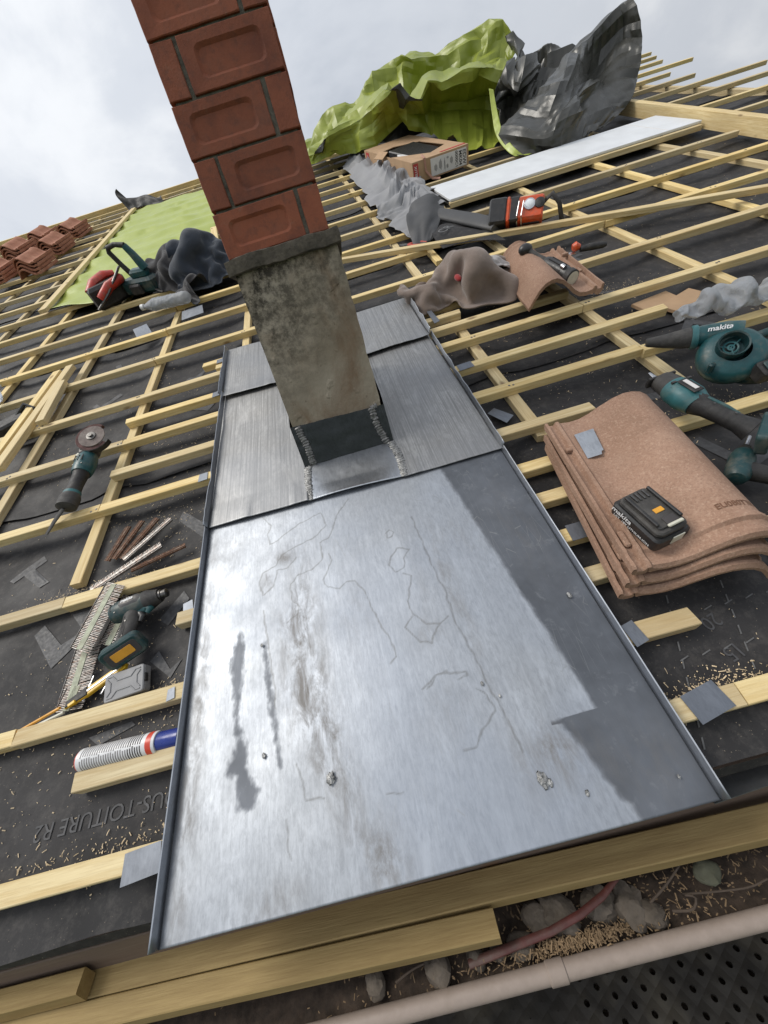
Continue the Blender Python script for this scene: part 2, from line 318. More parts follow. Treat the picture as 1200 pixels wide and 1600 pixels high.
# ------------------------------------------------------------------ mesh helpers
class MB:
    def __init__(s): s.v = []; s.f = []
    def add(s, vs, fs, M=None):
        o = len(s.v); s.v += [tuple(M @ Vector(p)) if M else tuple(p) for p in vs]; s.f += [tuple(o + i for i in f) for f in fs]; return s
    def box(s, c, d, rot=(0, 0, 0), bev=0.0, taper=(1, 1)):
        """centred box, chamfered by bev; taper shrinks the +z end"""
        M = Matrix.Translation(c) @ Euler([R(a) for a in rot], 'XYZ').to_matrix().to_4x4()
        x, y, z = (q / 2 for q in d)
        def tp(p): return (p[0] * (taper[0] if p[2] > 0 else 1), p[1] * (taper[1] if p[2] > 0 else 1), p[2])
        if bev <= 0:
            vs = [(a * x, b_ * y, c_ * z) for c_ in (-1, 1) for b_ in (-1, 1) for a in (-1, 1)]
            return s.add([tp(p) for p in vs], [(0, 2, 3, 1), (4, 5, 7, 6), (0, 1, 5, 4), (2, 6, 7, 3), (0, 4, 6, 2), (1, 3, 7, 5)], M)
        b_ = min(bev, x * .95, y * .95, z * .95); vs = []; idx = {}
        for sx in (-1, 1):
            for sy in (-1, 1):
                for sz in (-1, 1):
                    for ax in range(3):
                        p = [sx * (x - (b_ if ax != 0 else 0)), sy * (y - (b_ if ax != 1 else 0)), sz * (z - (b_ if ax != 2 else 0))]
                        idx[sx, sy, sz, ax] = len(vs); vs.append(tp(p))
        fs = []
        for sg in (-1, 1):
            a = [idx[sg, y_, z_, 0] for y_, z_ in ((-1, -1), (1, -1), (1, 1), (-1, 1))]; fs.append(a if sg > 0 else a[::-1])
            a = [idx[x_, sg, z_, 1] for x_, z_ in ((-1, -1), (-1, 1), (1, 1), (1, -1))]; fs.append(a if sg > 0 else a[::-1])
            a = [idx[x_, y_, sg, 2] for x_, y_ in ((-1, -1), (1, -1), (1, 1), (-1, 1))]; fs.append(a if sg > 0 else a[::-1])
        for p in (-1, 1):
            for q in (-1, 1):
                fs.append([idx[-1, p, q, 1], idx[1, p, q, 1], idx[1, p, q, 2], idx[-1, p, q, 2]])
                fs.append([idx[p, -1, q, 0], idx[p, 1, q, 0], idx[p, 1, q, 2], idx[p, -1, q, 2]])
                fs.append([idx[p, q, -1, 0], idx[p, q, 1, 0], idx[p, q, 1, 1], idx[p, q, -1, 1]])
                for r in (-1, 1): fs.append([idx[p, q, r, 0], idx[p, q, r, 1], idx[p, q, r, 2]])
        return s.add(vs, fs, M)
    def tube(s, pts, rad, n=12, cap=True, sq=(1, 1), upv=None):
        """swept tube; rad a number or a list; sq flattens the section"""
        pts = [Vector(p) for p in pts]; m = len(pts)
        if not isinstance(rad, (list, tuple)): rad = [rad] * m
        vs = []; t0 = (pts[1] - pts[0]).normalized()
        ref = Vector(upv) if upv else (Vector((0, 0, 1)) if abs(t0.z) < 0.9 else Vector((1, 0, 0)))
        for i, p in enumerate(pts):
            t = (pts[min(i + 1, m - 1)] - pts[max(i - 1, 0)]).normalized()
            a = t.cross(ref).normalized(); b_ = a.cross(t).normalized(); ref = b_
            for j in range(n):
                w = 2 * math.pi * j / n
                vs.append(p + a * math.cos(w) * rad[i] * sq[0] + b_ * math.sin(w) * rad[i] * sq[1])
        fs = [(i * n + j, i * n + (j + 1) % n, (i + 1) * n + (j + 1) % n, (i + 1) * n + j) for i in range(m - 1) for j in range(n)]
        if cap: fs += [tuple(range(n))[::-1], tuple((m - 1) * n + j for j in range(n))]
        return s.add(vs, fs)
    def cyl(s, p0, p1, r0, r1=None, n=20): return s.tube([p0, p1], [r0, r0 if r1 is None else r1], n)
    def rings(s, rings, cap=True, closed=True):
        n = len(rings[0]); vs = [p for r in rings for p in r]; m = len(rings)
        fs = [(i * n + j, i * n + (j + 1) % n, (i + 1) * n + (j + 1) % n, (i + 1) * n + j) for i in range(m - 1) for j in range(n if closed else n - 1)]
        if cap: fs += [tuple(range(n))[::-1], tuple((m - 1) * n + j for j in range(n))]
        return s.add(vs, fs)
    def prism(s, poly, z0, z1, inset=0.0, M=None):
        """outline extruded along z, with a chamfer at both rims; poly counter-clockwise"""
        n = len(poly)
        if inset > 0:
            def ins(d):
                o = []
                for i in range(n):
                    p0, p1, p2 = Vector(poly[i - 1]), Vector(poly[i]), Vector(poly[(i + 1) % n])
                    e1 = (p1 - p0).normalized(); e2 = (p2 - p1).normalized()
                    nn = Vector((-e1.y, e1.x)) + Vector((-e2.y, e2.x)); l = nn.length
                    nn = nn / max(l, 1e-6); k_ = d / max(0.35, math.sqrt(max(0.0, (1 + e1.dot(e2)) / 2)))
                    o.append(p1 + nn * k_)
                return o
            a = ins(inset); rr = [(a, z0), (poly, z0 + inset), (poly, z1 - inset), (a, z1)]
        else: rr = [(poly, z0), (poly, z1)]
        vs = [(p[0], p[1], z) for q, z in rr for p in q]; m = len(rr)
        fs = [(i * n + j, i * n + (j + 1) % n, (i + 1) * n + (j + 1) % n, (i + 1) * n + j) for i in range(m - 1) for j in range(n)]
        fs += [tuple(range(n))[::-1], tuple((m - 1) * n + j for j in range(n))]
        return s.add(vs, fs, M)
    def grid(s, fn, nu, nv):
        vs = [fn(i / (nu - 1), j / (nv - 1)) for j in range(nv) for i in range(nu)]
        return s.add(vs, [(j * nu + i, j * nu + i + 1, (j + 1) * nu + i + 1, (j + 1) * nu + i) for j in range(nv - 1) for i in range(nu - 1)])
    def ball(s, c, r, nu=14, nv=9, sq=(1, 1, 1), fn=None):
        vs = []; c = Vector(c)
        for j in range(nv):
            th = math.pi * (j + 0.0001) / (nv - 1 + 0.0002)
            for i in range(nu):
                d = Vector((math.sin(th) * math.cos(2 * math.pi * i / nu), math.sin(th) * math.sin(2 * math.pi * i / nu), math.cos(th)))
                k_ = fn(d) if fn else 1.0
                vs.append(c + Vector((d.x * r * sq[0] * k_, d.y * r * sq[1] * k_, d.z * r * sq[2] * k_)))
        return s.add(vs, [(j * nu + i, (j + 1) * nu + i, (j + 1) * nu + (i + 1) % nu, j * nu + (i + 1) % nu) for j in range(nv - 1) for i in range(nu)])
    def mesh(s, name, smooth=35):
        me = bpy.data.meshes.new(name); me.from_pydata([tuple(p) for p in s.v], [], s.f); me.update()
        bm = bmesh.new(); bm.from_mesh(me); bmesh.ops.recalc_face_normals(bm, faces=bm.faces); bm.to_mesh(me); bm.free()
        if smooth:
            me.polygons.foreach_set('use_smooth', [True] * len(me.polygons)); me.set_sharp_from_angle(angle=R(smooth))
        return me
    def build(s, name, mat, parent=None, M=None, smooth=35, solid=0.0, sub=0):
        return link(s.mesh(name, smooth), name, mat, parent, M, solid, sub)
def link(me, name, mat, parent=None, M=None, solid=0.0, sub=0):
    o = bpy.data.objects.new(name, me); COL.objects.link(o)
    if mat and not me.materials: me.materials.append(MAT[mat])
    if parent: o.parent = parent
    if M is not None:
        if parent: o.matrix_local = M
        else: o.matrix_world = M
    if sub: md = o.modifiers.new('sub', 'SUBSURF'); md.levels = sub; md.render_levels = sub
    if solid: md = o.modifiers.new('solid', 'SOLIDIFY'); md.thickness = solid; md.offset = 0
    return o
def tag(o, label=None, cat=None, group=None, kind=None):
    if label: o['label'] = label
    if cat: o['category'] = cat
    if group: o['group'] = group
    if kind: o['kind'] = kind
    return o
def thing(name, label, cat, M, group=None):
    o = bpy.data.objects.new(name, None); COL.objects.link(o); o.matrix_world = M; o.empty_display_size = 0.05
    return tag(o, label, cat, group)
def text_mesh(txt, size, name='lettering', bold=False, shear=0.0, extrude=0.0, align='CENTER'):
    cu = bpy.data.curves.new('t', 'FONT'); cu.body = txt; cu.size = size; cu.align_x = align; cu.align_y = 'CENTER'; cu.shear = shear; cu.extrude = extrude
    cu.resolution_u = 3
    if bold: cu.offset = size * 0.018
    o = bpy.data.objects.new('t', cu); COL.objects.link(o); dg = bpy.context.evaluated_depsgraph_get(); dg.update()
    me = bpy.data.meshes.new_from_object(o.evaluated_get(dg)); bpy.data.objects.remove(o); bpy.data.curves.remove(cu)
    me.name = name; me.materials.clear(); return me
def Lm(x=0, y=0, z=0, rx=0, ry=0, rz=0): return Matrix.Translation((x, y, z)) @ Euler((R(rx), R(ry), R(rz)), 'XYZ').to_matrix().to_4x4()
def fb(x, y, z=0.0, oc=4):
    return noise.fractal(Vector((x, y, z)), 1.0, 2.0, oc)
def ordn(i): return ['first', 'second', 'third', 'fourth', 'fifth', 'sixth', 'seventh', 'eighth', 'ninth', 'tenth', 'eleventh', 'twelfth', 'thirteenth', 'fourteenth', 'fifteenth', 'sixteenth', 'seventeenth', 'eighteenth', 'nineteenth', 'twentieth', 'twenty-first', 'twenty-second', 'twenty-third', 'twenty-fourth', 'twenty-fifth'][i]

# ================================================================== THE SETTING
VR = 8.45                                   # ridge
UL, UR = -7.0, 3.92
m = MB(); m.box((0, 0, -0.05), (1600, 1600, 0.1)); tag(m.build('ground', 'grass'), kind='structure')

# house walls under the roof
def level(u, v, h=0):
    p = MR @ Vector((u, v, h)); return p
ridge = level(0, VR, -0.3); ev = level(0, 0, -0.3)
def wall(name, poly, axis, a, b, label):
    mb = MB(); vs = []; n = len(poly)
    for q in (a, b): vs += [((q, p[0], p[1]) if axis == 'x' else (p[0], q, p[1])) for p in poly]
    mb.add(vs, [tuple(range(n)), tuple(range(n, 2 * n))[::-1]] + [(i, (i + 1) % n, n + (i + 1) % n, n + i) for i in range(n)])
    return tag(mb.build(name, 'stone_wall', smooth=0), label, 'wall')
yb = ridge.y + (ridge.y - 0.55)
wall('house_wall', [(UL + 0.1, 0), (UR - 0.1, 0), (UR - 0.1, ev.z - 0.02), (UL + 0.1, ev.z - 0.02)], 'y', 0.55, 0.9, 'rough stone front wall of the house under the eave')
for nm, x in (('right hand', UR - 0.45), ('left hand', UL + 0.1)):
    wall('gable_wall', [(0.92, 0), (yb, 0), (yb, ev.z), (ridge.y, ridge.z - 0.15), (0.92, ev.z + 0.1)], 'x', x, x + 0.3, 'rough stone gable wall at the %s end of the house' % nm)
mb = MB(); mb.grid(lambda a, b: (UL + (UR - UL) * a, ridge.y + 0.12 + (yb - ridge.y) * b, ridge.z + 0.05 - (ridge.z - ev.z) * b + 0.02 * fb(a * 8, b * 8)), 30, 20)
tag(mb.build('rear_slope', 'underlay'), kind='structure')

# ------------------------------------------------------------------ underlay, laid in lapped strips
SEAMS = [-0.035, 1.26, 2.72, 4.2, 5.68, 7.15, VR + 0.06]
CB = [-6.39, -5.86, -5.33, -4.79, -4.26, -3.73, -3.20, -2.655, -2.12, -1.57, -1.055, -0.52, 0.005, 0.533, 1.03, 1.59, 2.15, 2.65]   # counter batten centres
def hm(u, v):
    lo = min(1.0, max(0.0, (v - 0.66) / 0.16)); lo = lo * lo * (3 - 2 * lo)
    base = -0.0355 - 0.0250 * lo
    d = min(abs(u - c) for c in CB); k_ = min(1.0, max(0.0, (d - 0.025) / 0.10)); k_ = k_ * k_ * (3 - 2 * k_)
    w = fb(u * 1.3 + 3.1, v * 5.5, 1.7, 3) * 0.55 + fb(u * 3.0, v * 9.0, 4.4, 3) * 0.3
    fold = max(0.0, fb(u * 0.8 + 9, v * 3.3 + 2, 8.1, 2)) ** 2 * 0.03
    if v < 0.7: return base + (-0.002 + w * 0.004) * 0.8
    return base + k_ * (-0.012 + w * 0.018 + min(0.018, fold))
ul = bpy.data.objects.new('roof_underlay', None); COL.objects.link(ul); ul.matrix_world = MR; tag(ul, kind='structure')
for i in range(len(SEAMS) - 1):
    a, b = SEAMS[i], SEAMS[i + 1] + 0.10
    nu, nv = int((UR - UL) / 0.04), int((b - a) / (0.022 if i < 2 else 0.03))
    def pt(s_, t_):
        u = UL + (UR - UL) * s_; v = a + (b - a) * t_
        e = (0.004 + 0.006 * max(0, fb(u * 2.2, i * 3.3))) * max(0.0, 1 - t_ * 9) if i else 0.0
        return (u, v + (0.012 * fb(u * 1.5, 7 + i) if t_ == 0 else 0), hm(u, v) + e - (0.005 if v > SEAMS[i + 1] - 0.005 and i < len(SEAMS) - 2 else 0.0))
    mb = MB(); mb.grid(pt, nu, nv); mb.build('underlay_strip', 'underlay', ul, smooth=60)
mb = MB(); mb.grid(lambda a, b: (UL + (UR - UL) * a, -0.035 - 0.012 * b, hm(UL + (UR - UL) * a, -0.03) - 0.022 * b), 120, 5)   # hanging edge at the eave
mb.build('underlay_edge', 'underlay', ul, smooth=60)

# printing on the underlay
def drape(me, M, name, mat):
    for v_ in me.vertices:
        p = M @ v_.co; v_.co = (p.x, p.y, hm(p.x, p.y) + 0.0020)
    o = link(me, name, mat, ul)
def refine(me, cuts=1):
    bm = bmesh.new(); bm.from_mesh(me); bmesh.ops.triangulate(bm, faces=bm.faces)
    bmesh.ops.subdivide_edges(bm, edges=[e for e in bm.edges if e.calc_length() > 0.02], cuts=cuts); bm.to_mesh(me); bm.free(); return me
def letters(txt, u, v, size, rz, mat='print_grey', bold=False):
    me = refine(text_mesh(txt, size, bold=bold)); drape(me, Lm(u, v, 0, rz=rz), 'printed_lettering', mat)
letters('SOUS-TOITURE R2', -0.752, 0.147, 0.0425, 180.0)
letters('SOUS-TOITURE R2', -1.95, 0.146, 0.046, 180.0)
letters('20', 0.575, 0.192, 0.040, 193); letters('15', 0.572, 0.128, 0.040, 193); letters('ZA18', 0.60, -0.005, 0.022, 190, 'print_dash')
letters('SOUS-TOITURE R2', 1.72, 0.52, 0.046, 180)
for u, v, t in ((-1.30, 0.94, 'T'), (-1.04, 0.60, 'V')): pass
def patch(poly, mat='print_grey'):
    me = bpy.data.meshes.new('p'); me.from_pydata([(p[0], p[1], 0) for p in poly], [], [tuple(range(len(poly)))]); refine(me, 3); drape(me, Matrix(), 'printed_mark', mat)
def big(u, v, rz, s=0.12):
    for poly in ([(-0.75, 0.9), (0.75, 0.9), (0.75, 0.55), (0.2, 0.55), (0.2, -0.9), (-0.2, -0.9), (-0.2, 0.55), (-0.75, 0.55)],):
        c_, s_ = math.cos(R(rz)), math.sin(R(rz)); patch([(u + (x * c_ - y * s_) * s, v + (x * s_ + y * c_) * s) for x, y in poly])
def ell(u, v, rz, s=0.12):
    c_, s_ = math.cos(R(rz)), math.sin(R(rz)); patch([(u + (x * c_ - y * s_) * s, v + (x * s_ + y * c_) * s) for x, y in [(-0.6, 0.9), (-0.2, 0.9), (-0.2, -0.5), (0.6, -0.5), (0.6, -0.9), (-0.6, -0.9)]])
patch([(-1.375, 0.93), (-1.355, 0.916), (-1.323, 0.936), (-1.237, 0.861), (-1.207, 0.876), (-1.29, 0.955), (-1.261, 0.985), (-1.289, 1.018)])
patch([(-1.133, 0.647), (-1.033, 0.524), (-0.96, 0.592), (-0.983, 0.609), (-1.026, 0.589), (-1.11, 0.674)])
patch([(-0.75, 0.984), (-0.656, 0.884), (-0.62, 0.911), (-0.736, 1.022)]); patch([(-0.726, 0.579), (-0.695, 0.553), (-0.64, 0.621), (-0.661, 0.652)])
patch([(-0.854, 0.312), (-0.823, 0.288), (-0.734, 0.311), (-0.746, 0.322)]); patch([(-1.026, 0.685), (-0.979, 0.63), (-0.896, 0.658), (-0.938, 0.683)])
patch([(-0.729, 0.461), (-0.663, 0.402), (-0.636, 0.445), (-0.667, 0.425), (-0.708, 0.484)])
for u, v, rz in ((-0.78, 2.06, 150), (-0.80, 2.42, 40), (-1.32, 2.05, 130), (-1.35, 2.42, 205), (-0.75, 1.74, 60), (0.92, 0.94, 80), (1.36, 1.20, 45), (1.22, 1.70, 150), (1.30, 2.02, 10), (0.95, 0.60, 20), (1.15, 0.60, 70)):
    (big if int(rz) % 20 else ell)(u, v, rz, 0.085)
for u0, v0, u1, v1 in ((0.56, 0.33, 0.405, -0.02), (0.80, 0.33, 0.66, -0.02), (0.68, 0.33, 0.54, -0.02)):
    for q in range(11):
        a, b = q / 11, (q + 0.55) / 11; du = 0.0016
        patch([(u0 + (u1 - u0) * a - du, v0 + (v1 - v0) * a), (u0 + (u1 - u0) * b - du, v0 + (v1 - v0) * b), (u0 + (u1 - u0) * b + du, v0 + (v1 - v0) * b), (u0 + (u1 - u0) * a + du, v0 + (v1 - v0) * a)], 'print_dash')
for q in range(7):
    u = 0.47 + q * 0.045; patch([(u, 0.135), (u + 0.02, 0.14), (u + 0.02, 0.1425), (u, 0.1375)], 'print_dash'); patch([(u + .02, 0.215), (u + 0.04, 0.22), (u + 0.04, 0.2225), (u + .02, 0.2175)], 'print_dash')

# ------------------------------------------------------------------ battens
def plank(name, L_, w, t, mat, M, label, cat, group=None, seed=0, segs=None, rough_end=0.003, parent=None):
    """one length of sawn timber, local x along it, slightly bowed"""
    rr = random.Random(seed); segs = segs or max(2, int(L_ / 0.8)); rings = []
    b1, b2 = rr.uniform(-1, 1) * 0.0015 * L_, rr.uniform(-1, 1) * 0.001 * L_; ch = 0.0018
    for i in range(segs + 1):
        x = L_ * i / segs; s_ = math.sin(math.pi * i / segs)
        e = rr.uniform(-rough_end, rough_end) if i in (0, segs) else 0
        y, z = w / 2, t / 2
        rings.append([(x + e * (1 if (a > 0) else -1), a + b1 * s_, c + b2 * s_) for a, c in ((-y + ch, -z), (y - ch, -z), (y, -z + ch), (y, z - ch), (y - ch, z), (-y + ch, z), (-y, z - ch), (-y, -z + ch))])
    mb = MB(); mb.rings(rings); o = mb.build(name, mat, parent, M, smooth=25)
    return tag(o, label, cat, group) if label else o
BW, BT = 0.038, 0.032
UA_, UB_ = -0.58, 0.38
seed = 100
def batten(v, u0, u1, label, group='pine battens nailed across the roof', rz=0.0, h=0.0, mat='pine'):
    global seed; seed += 1
    return plank('roof_batten', u1 - u0, BW, BT, mat, T(u0, v + BW / 2, h - BT / 2, rz), label, 'batten', group, seed)
NROW = [0.037, 0.328, 0.692, 1.08, 1.468, 1.83]
for i, v in enumerate(NROW):
    if i in (1, 2, 3, 4):
        jt = (-1.028, -1.033, -1.035, -1.045)[i - 1]
        batten(v + 0.002, -2.9, jt, 'outer pine batten beyond the joint left of the chimney sheet, %s row above the eave' % ordn(i))
        batten(v, jt + 0.003, -0.545, 'pine batten butting the left edge of the zinc sheet, %s row above the eave' % ordn(i), rz=0.2)
    else:
        batten(v, -2.9, -0.545, 'long pine batten left of the zinc sheet, %s' % ('lowest row at the eave' if i == 0 else 'level with the sheet top'))
    if i in (1, 3, 4, 5):
        batten(v, 0.345, 1.0, 'pine batten right of the zinc sheet, inner length of the %s row above the eave' % ordn(i))
        batten(v - (0.012 if i == 3 else 0.0), 1.003, 2.93, 'pine batten right of the zinc sheet, outer length of the %s row above the eave' % ordn(i))
    elif i == 0:
        batten(v, 0.345, 0.508, 'short pine batten end under a zinc clip right of the sheet at the eave'); batten(v, 0.510, 2.93, 'pine batten at the eave on the far right, lowest row')
    else: batten(v, 0.345, 2.93, 'pine batten passing behind the tile stack, second row above the eave')
# short packing pieces near the sheet
for v, u0, u1, lb in ((0.196, -0.829, -0.545, 'short pine batten stub beneath the white sealant cartridge'), (1.269, -1.042, -0.545, 'short pine batten left of the sheet, ending above the angle grinder handle row'),
                      (1.637, -1.07, -0.545, 'short pine batten left of the sheet beside the bundle of loose timbers'), (1.962, -0.73, -0.545, 'stub of pine batten with zinc clip at the top left sheet corner'),
                      (1.90, -0.655, -0.56, 'splintered pine offcut at the upper left sheet edge'), (0.525, -0.645, -0.545, 'small pine offcut with ragged end beside the impact driver'), (0.184, 0.345, 0.533, 'short pine batten stub beside the printed numbers right of the sheet'),
                      (0.442, 0.345, 0.62, 'short pine packing batten under the near end of the tile stack'), (0.571, 0.345, 0.62, 'short pine packing batten under the middle of the tile stack'),
                      (0.862, 0.345, 0.705, 'short pine batten touching the far end of the tile stack'), (1.275, 0.345, 1.232, 'pine batten with free end pointing at the blower nozzle'),
                      (1.615, 0.36, 1.02, 'pine batten running under the loose curved tile'), (1.718, 0.37, 0.56, 'short pine batten stub below the brown cloth')):
    batten(v, u0, u1, lb, 'short battens packed in beside the zinc sheet')
# rows above the chimney
UROW = [2.222, 2.605, 2.985, 3.365, 3.75, 4.155, 4.57, 4.965, 5.38, 5.78, 6.22, 6.62, 7.02, 7.42, 7.82, 8.2]
OVER = {5: 5.25, 6: 4.56, 7: 4.16, 8: 4.20, 9: 4.75, 10: 4.70, 11: 4.9, 12: 5.1, 13: 5.0, 14: 4.9}
for i, v in enumerate(UROW):
    batten(v, -3.4 - 0.26 * i if i < 12 else -6.6, -1.05, 'pine batten on the far left, %s row up past the chimney base' % ordn(i))
    if i < 2 or i > 8: batten(v + 0.004, -1.047, 1.55 if i == 0 else 0.655 if i < 9 else 1.2, 'pine batten passing behind the chimney, %s row up' % ordn(i), rz=0.1)
    else: batten(v + 0.004, -1.047, 0.64 + 0.02 * (i % 3), 'pine batten passing behind the chimney and ending at the cut underlay, %s row up' % ordn(i), rz=0.1)
    if i == 0: batten(v, 1.553, 2.93, 'pine batten on the right, first row above the loose tile')
    elif i == 1: batten(v, 1.12, 2.93, 'pine batten on the right, level with the orange radio')
    elif i == 2: batten(v + 0.005, 1.03, 2.92, 'pine batten on the right below the white panel')
    elif i == 3: batten(v - 0.012, 1.04, 2.94, 'pine batten along the lower edge of the white panel')
    elif i == 4: batten(v + 0.3, 0.98, 1.95, 'pine batten carrying the front of the cardboard box')
    elif i in (6, 7, 9): batten(v, 1.1, 2.9, 'pine batten running under the tarpaulin heap, %s row up' % ordn(i))
    if i >= 1: batten(v + 0.06, 3.075, OVER.get(i, 3.86 + 0.25 * (i % 3)), 'pine batten end jutting over the right verge, %s row up' % ordn(i), 'batten ends jutting over the verge', rz=1.2)
# counter battens up the slope
seed = 400
for i, c in enumerate(CB):
    v0, v1 = (0.80, VR)
    if abs(c - 0.005) < 0.02: v0 = 2.05
    if abs(c + 0.52) < 0.02: v0 = 1.98
    if c == 0.533: v0 = 0.845
    if c == 1.03: v0 = 0.825
    if c < -2.5: v0 = 1.6
    seed += 1
    lb = ('pine counter batten up the slope, %s to the left of the chimney' % ordn(11 - i)) if i < 12 else ('pine counter batten hidden behind the chimney') if i == 12 else 'pine counter batten up the slope, %s to the right of the chimney' % ordn(i - 13)
    plank('counter_batten', v1 - v0, 0.040, 0.0268, 'pine', T(c, v0, -0.0320 - 0.0134, 90 + (0.3 if i % 2 else -0.2)), lb, 'batten', 'counter battens running up the slope', seed)
plank('counter_batten', 2.0, 0.040, 0.0268, 'pine', T(0.685, 2.47, -0.0454, 90), 'second pine counter batten beside the cut underlay, its sawn end free', 'batten', 'counter battens running up the slope', 460)
plank('rafter_beam', 2.35, 0.058, 0.095, 'pine', T(2.93, 2.2, 0.012, 86.2), 'heavy sawn beam lying up the slope near the right verge', 'beam', None, 461)
plank('verge_rafter', 8.3, 0.05, 0.05, 'pine', T(3.90, 0.1, -0.053, 90), 'sawn pine rafter along the right verge under the batten ends', 'rafter', None, 462)
plank('ridge_board', 9.6, 0.05, 0.07, 'pine', T(-6.4, VR - 0.02, 0.01, 0), 'pine ridge board along the top of the roof', 'board', None, 463)

# nail heads where the battens cross
nh = MB(); rn = random.Random(9)
for c in CB:
    for v in NROW[3:] + UROW[:8]:
        if c < -2.4 or (UA_ < c < UB_ and v < 2.05): continue
        for q in (-1, 1):
            x, y = c + q * rn.uniform(0.004, 0.012), v + BW * rn.uniform(0.3, 0.7); r_ = 0.0034
            nh.add([(x + r_ * math.cos(a * math.pi / 3), y + r_ * math.sin(a * math.pi / 3), 0.0012) for a in range(6)] + [(x + r_ * 1.5 * math.cos(a * math.pi / 3), y + r_ * 1.5 * math.sin(a * math.pi / 3), 0.0) for a in range(6)], [tuple(range(6))] + [(a, a + 6, (a + 1) % 6 + 6, (a + 1) % 6) for a in range(6)])
tag(nh.build('nail_heads', 'steel_dark', None, MR, smooth=0), 'small dark nail heads where battens cross the counter battens', 'nails', kind='stuff')

# ------------------------------------------------------------------ eave, level frame
FY = 0.393
def lev(name, L_, w, t, mat, x, y, z, rz, lb, cat, sd, grp=None, ry=0.0): return plank(name, L_, w, t, mat, W(x, y, z, rz, 0, ry), lb, cat, grp, sd, 2)
fo = lev('fascia_board', 9.9, 0.022, 0.16, 'fascia_paint', -6.2, FY + 0.011, -0.960, 0, 'brown painted fascia board behind the gutter', 'board', 470)
lev('loose_batten', 2.6, 0.050, 0.028, 'pine_shaded', -1.25, 0.3730, -0.974, -1.0, 'long pine batten lying along the gutter below the zinc sheet', 'batten', 471, None, 0.6)
lev('loose_batten', 1.16, 0.040, 0.028, 'pine_shaded', -1.19, 0.3262, -0.975, -1.05, 'shorter pine batten in front, ending above the red cable', 'batten', 472, None, 0.6)
lev('loose_batten', 0.96, 0.036, 0.036, 'pine_shaded', -1.79, 0.362, -0.941, -0.4, 'pine batten offcut resting on top, at the bottom left corner', 'batten', 473)
# gutter
gm = MB(); prof = []
for i in range(15):
    a = math.pi * i / 14; prof.append((0.315 - 0.063 * math.cos(a), -1.052 - 0.058 * math.sin(a)))
gm.grid(lambda a, b: (-4 + 7.9 * a, prof[round(b * 14)][0], prof[round(b * 14)][1]), 12, 15)
gt = thing('gutter', 'beige plastic half round gutter full of stones and sawdust', 'gutter', W(0, 0, 0))
gm.build('trough', 'pvc_beige', gt, smooth=60, solid=0.003)
pm = MB(); pm.tube([(-4 + 0.2 * i, 0.2515, -1.05) for i in range(40)], 0.0142, 20); pm.build('rolled_rim', 'pvc_beige', gt)
jm = MB(); jm.tube([(0.031, 0.2515, -1.05), (0.033, 0.2515, -1.05), (0.062, 0.2515, -1.05), (0.064, 0.2515, -1.05)], [0.0142, 0.0164, 0.0164, 0.0142], 20); jm.build('joint_sleeve', 'pvc_beige', gt)
# scaffold deck with real holes
dm = MB(); p_ = 0.046
for i in range(-30, 34):
    for j in range(-26, 22):
        cx, cy = i * p_ + (p_ / 2 if j % 2 else 0), 0.02 + j * p_ * 0.8; q = p_ / 2; r_ = 0.0078 if cx * math.cos(0.5) - cy * math.sin(0.5) > 0.12 + 0.1 * fb(cx * 9, cy * 9) else 0.0012; w_ = p_ * 0.4
        o8 = [(cx + q, cy), (cx + q, cy + w_), (cx, cy + w_), (cx - q, cy + w_), (cx - q, cy), (cx - q, cy - w_), (cx, cy - w_), (cx + q, cy - w_)]
        i8 = [(cx + r_ * math.cos(math.pi * t / 4), cy + r_ * math.sin(math.pi * t / 4)) for t in range(8)]
        d8 = [(cx + r_ * 0.9 * math.cos(math.pi * t / 4), cy + r_ * 0.9 * math.sin(math.pi * t / 4)) for t in range(8)]
        z0 = 0.004 * fb(cx * 5, cy * 5)
        dm.add([(x, y, z0 * 0) for x, y in o8] + [(x, y, 0.003) for x, y in i8] + [(x, y, -0.006) for x, y in d8],
               [(t, (t + 1) % 8, 8 + (t + 1) % 8, 8 + t) for t in range(8)] + [(8 + t, 8 + (t + 1) % 8, 16 + (t + 1) % 8, 16 + t) for t in range(8)])
dm.v = [(x * math.cos(0.5) - y * math.sin(0.5), x * math.sin(0.5) + y * math.cos(0.5), z) for x, y, z in dm.v]
sd_ = thing('scaffold_deck', 'dark perforated steel scaffold deck below the gutter', 'scaffold deck', W(0, 0, -1.7)); dm.build('perforated_plate', 'deck_steel', sd_, smooth=30)
pb = MB(); pb.box((0, -0.05, -0.06), (3.0, 1.0, 0.012)); pb.build('hole_light_blocker', 'old_timber', sd_)  # sheet added under the plate to block light, so the holes look black
for y in (-0.56, 0.46):
    em = MB(); em.box((0, y, -0.03), (3.0, 0.02, 0.06), bev=0.004); em.build('side_rail', 'deck_steel', sd_)
for x in (-1.35, 1.4):
    for y in (-0.62, 0.50):
        st = MB(); st.tube([(x, y, -3.3), (x, y, 0.9 if y < 0 else -0.1)], 0.024, 14); tag(st.build('scaffold_pole', 'steel', None, W(0, 0, -1.7)), 'galvanised scaffold pole carrying the deck, %s %s' % ('outer' if y < 0 else 'inner', 'left' if x < 0 else 'right'), 'pole', 'scaffold poles')
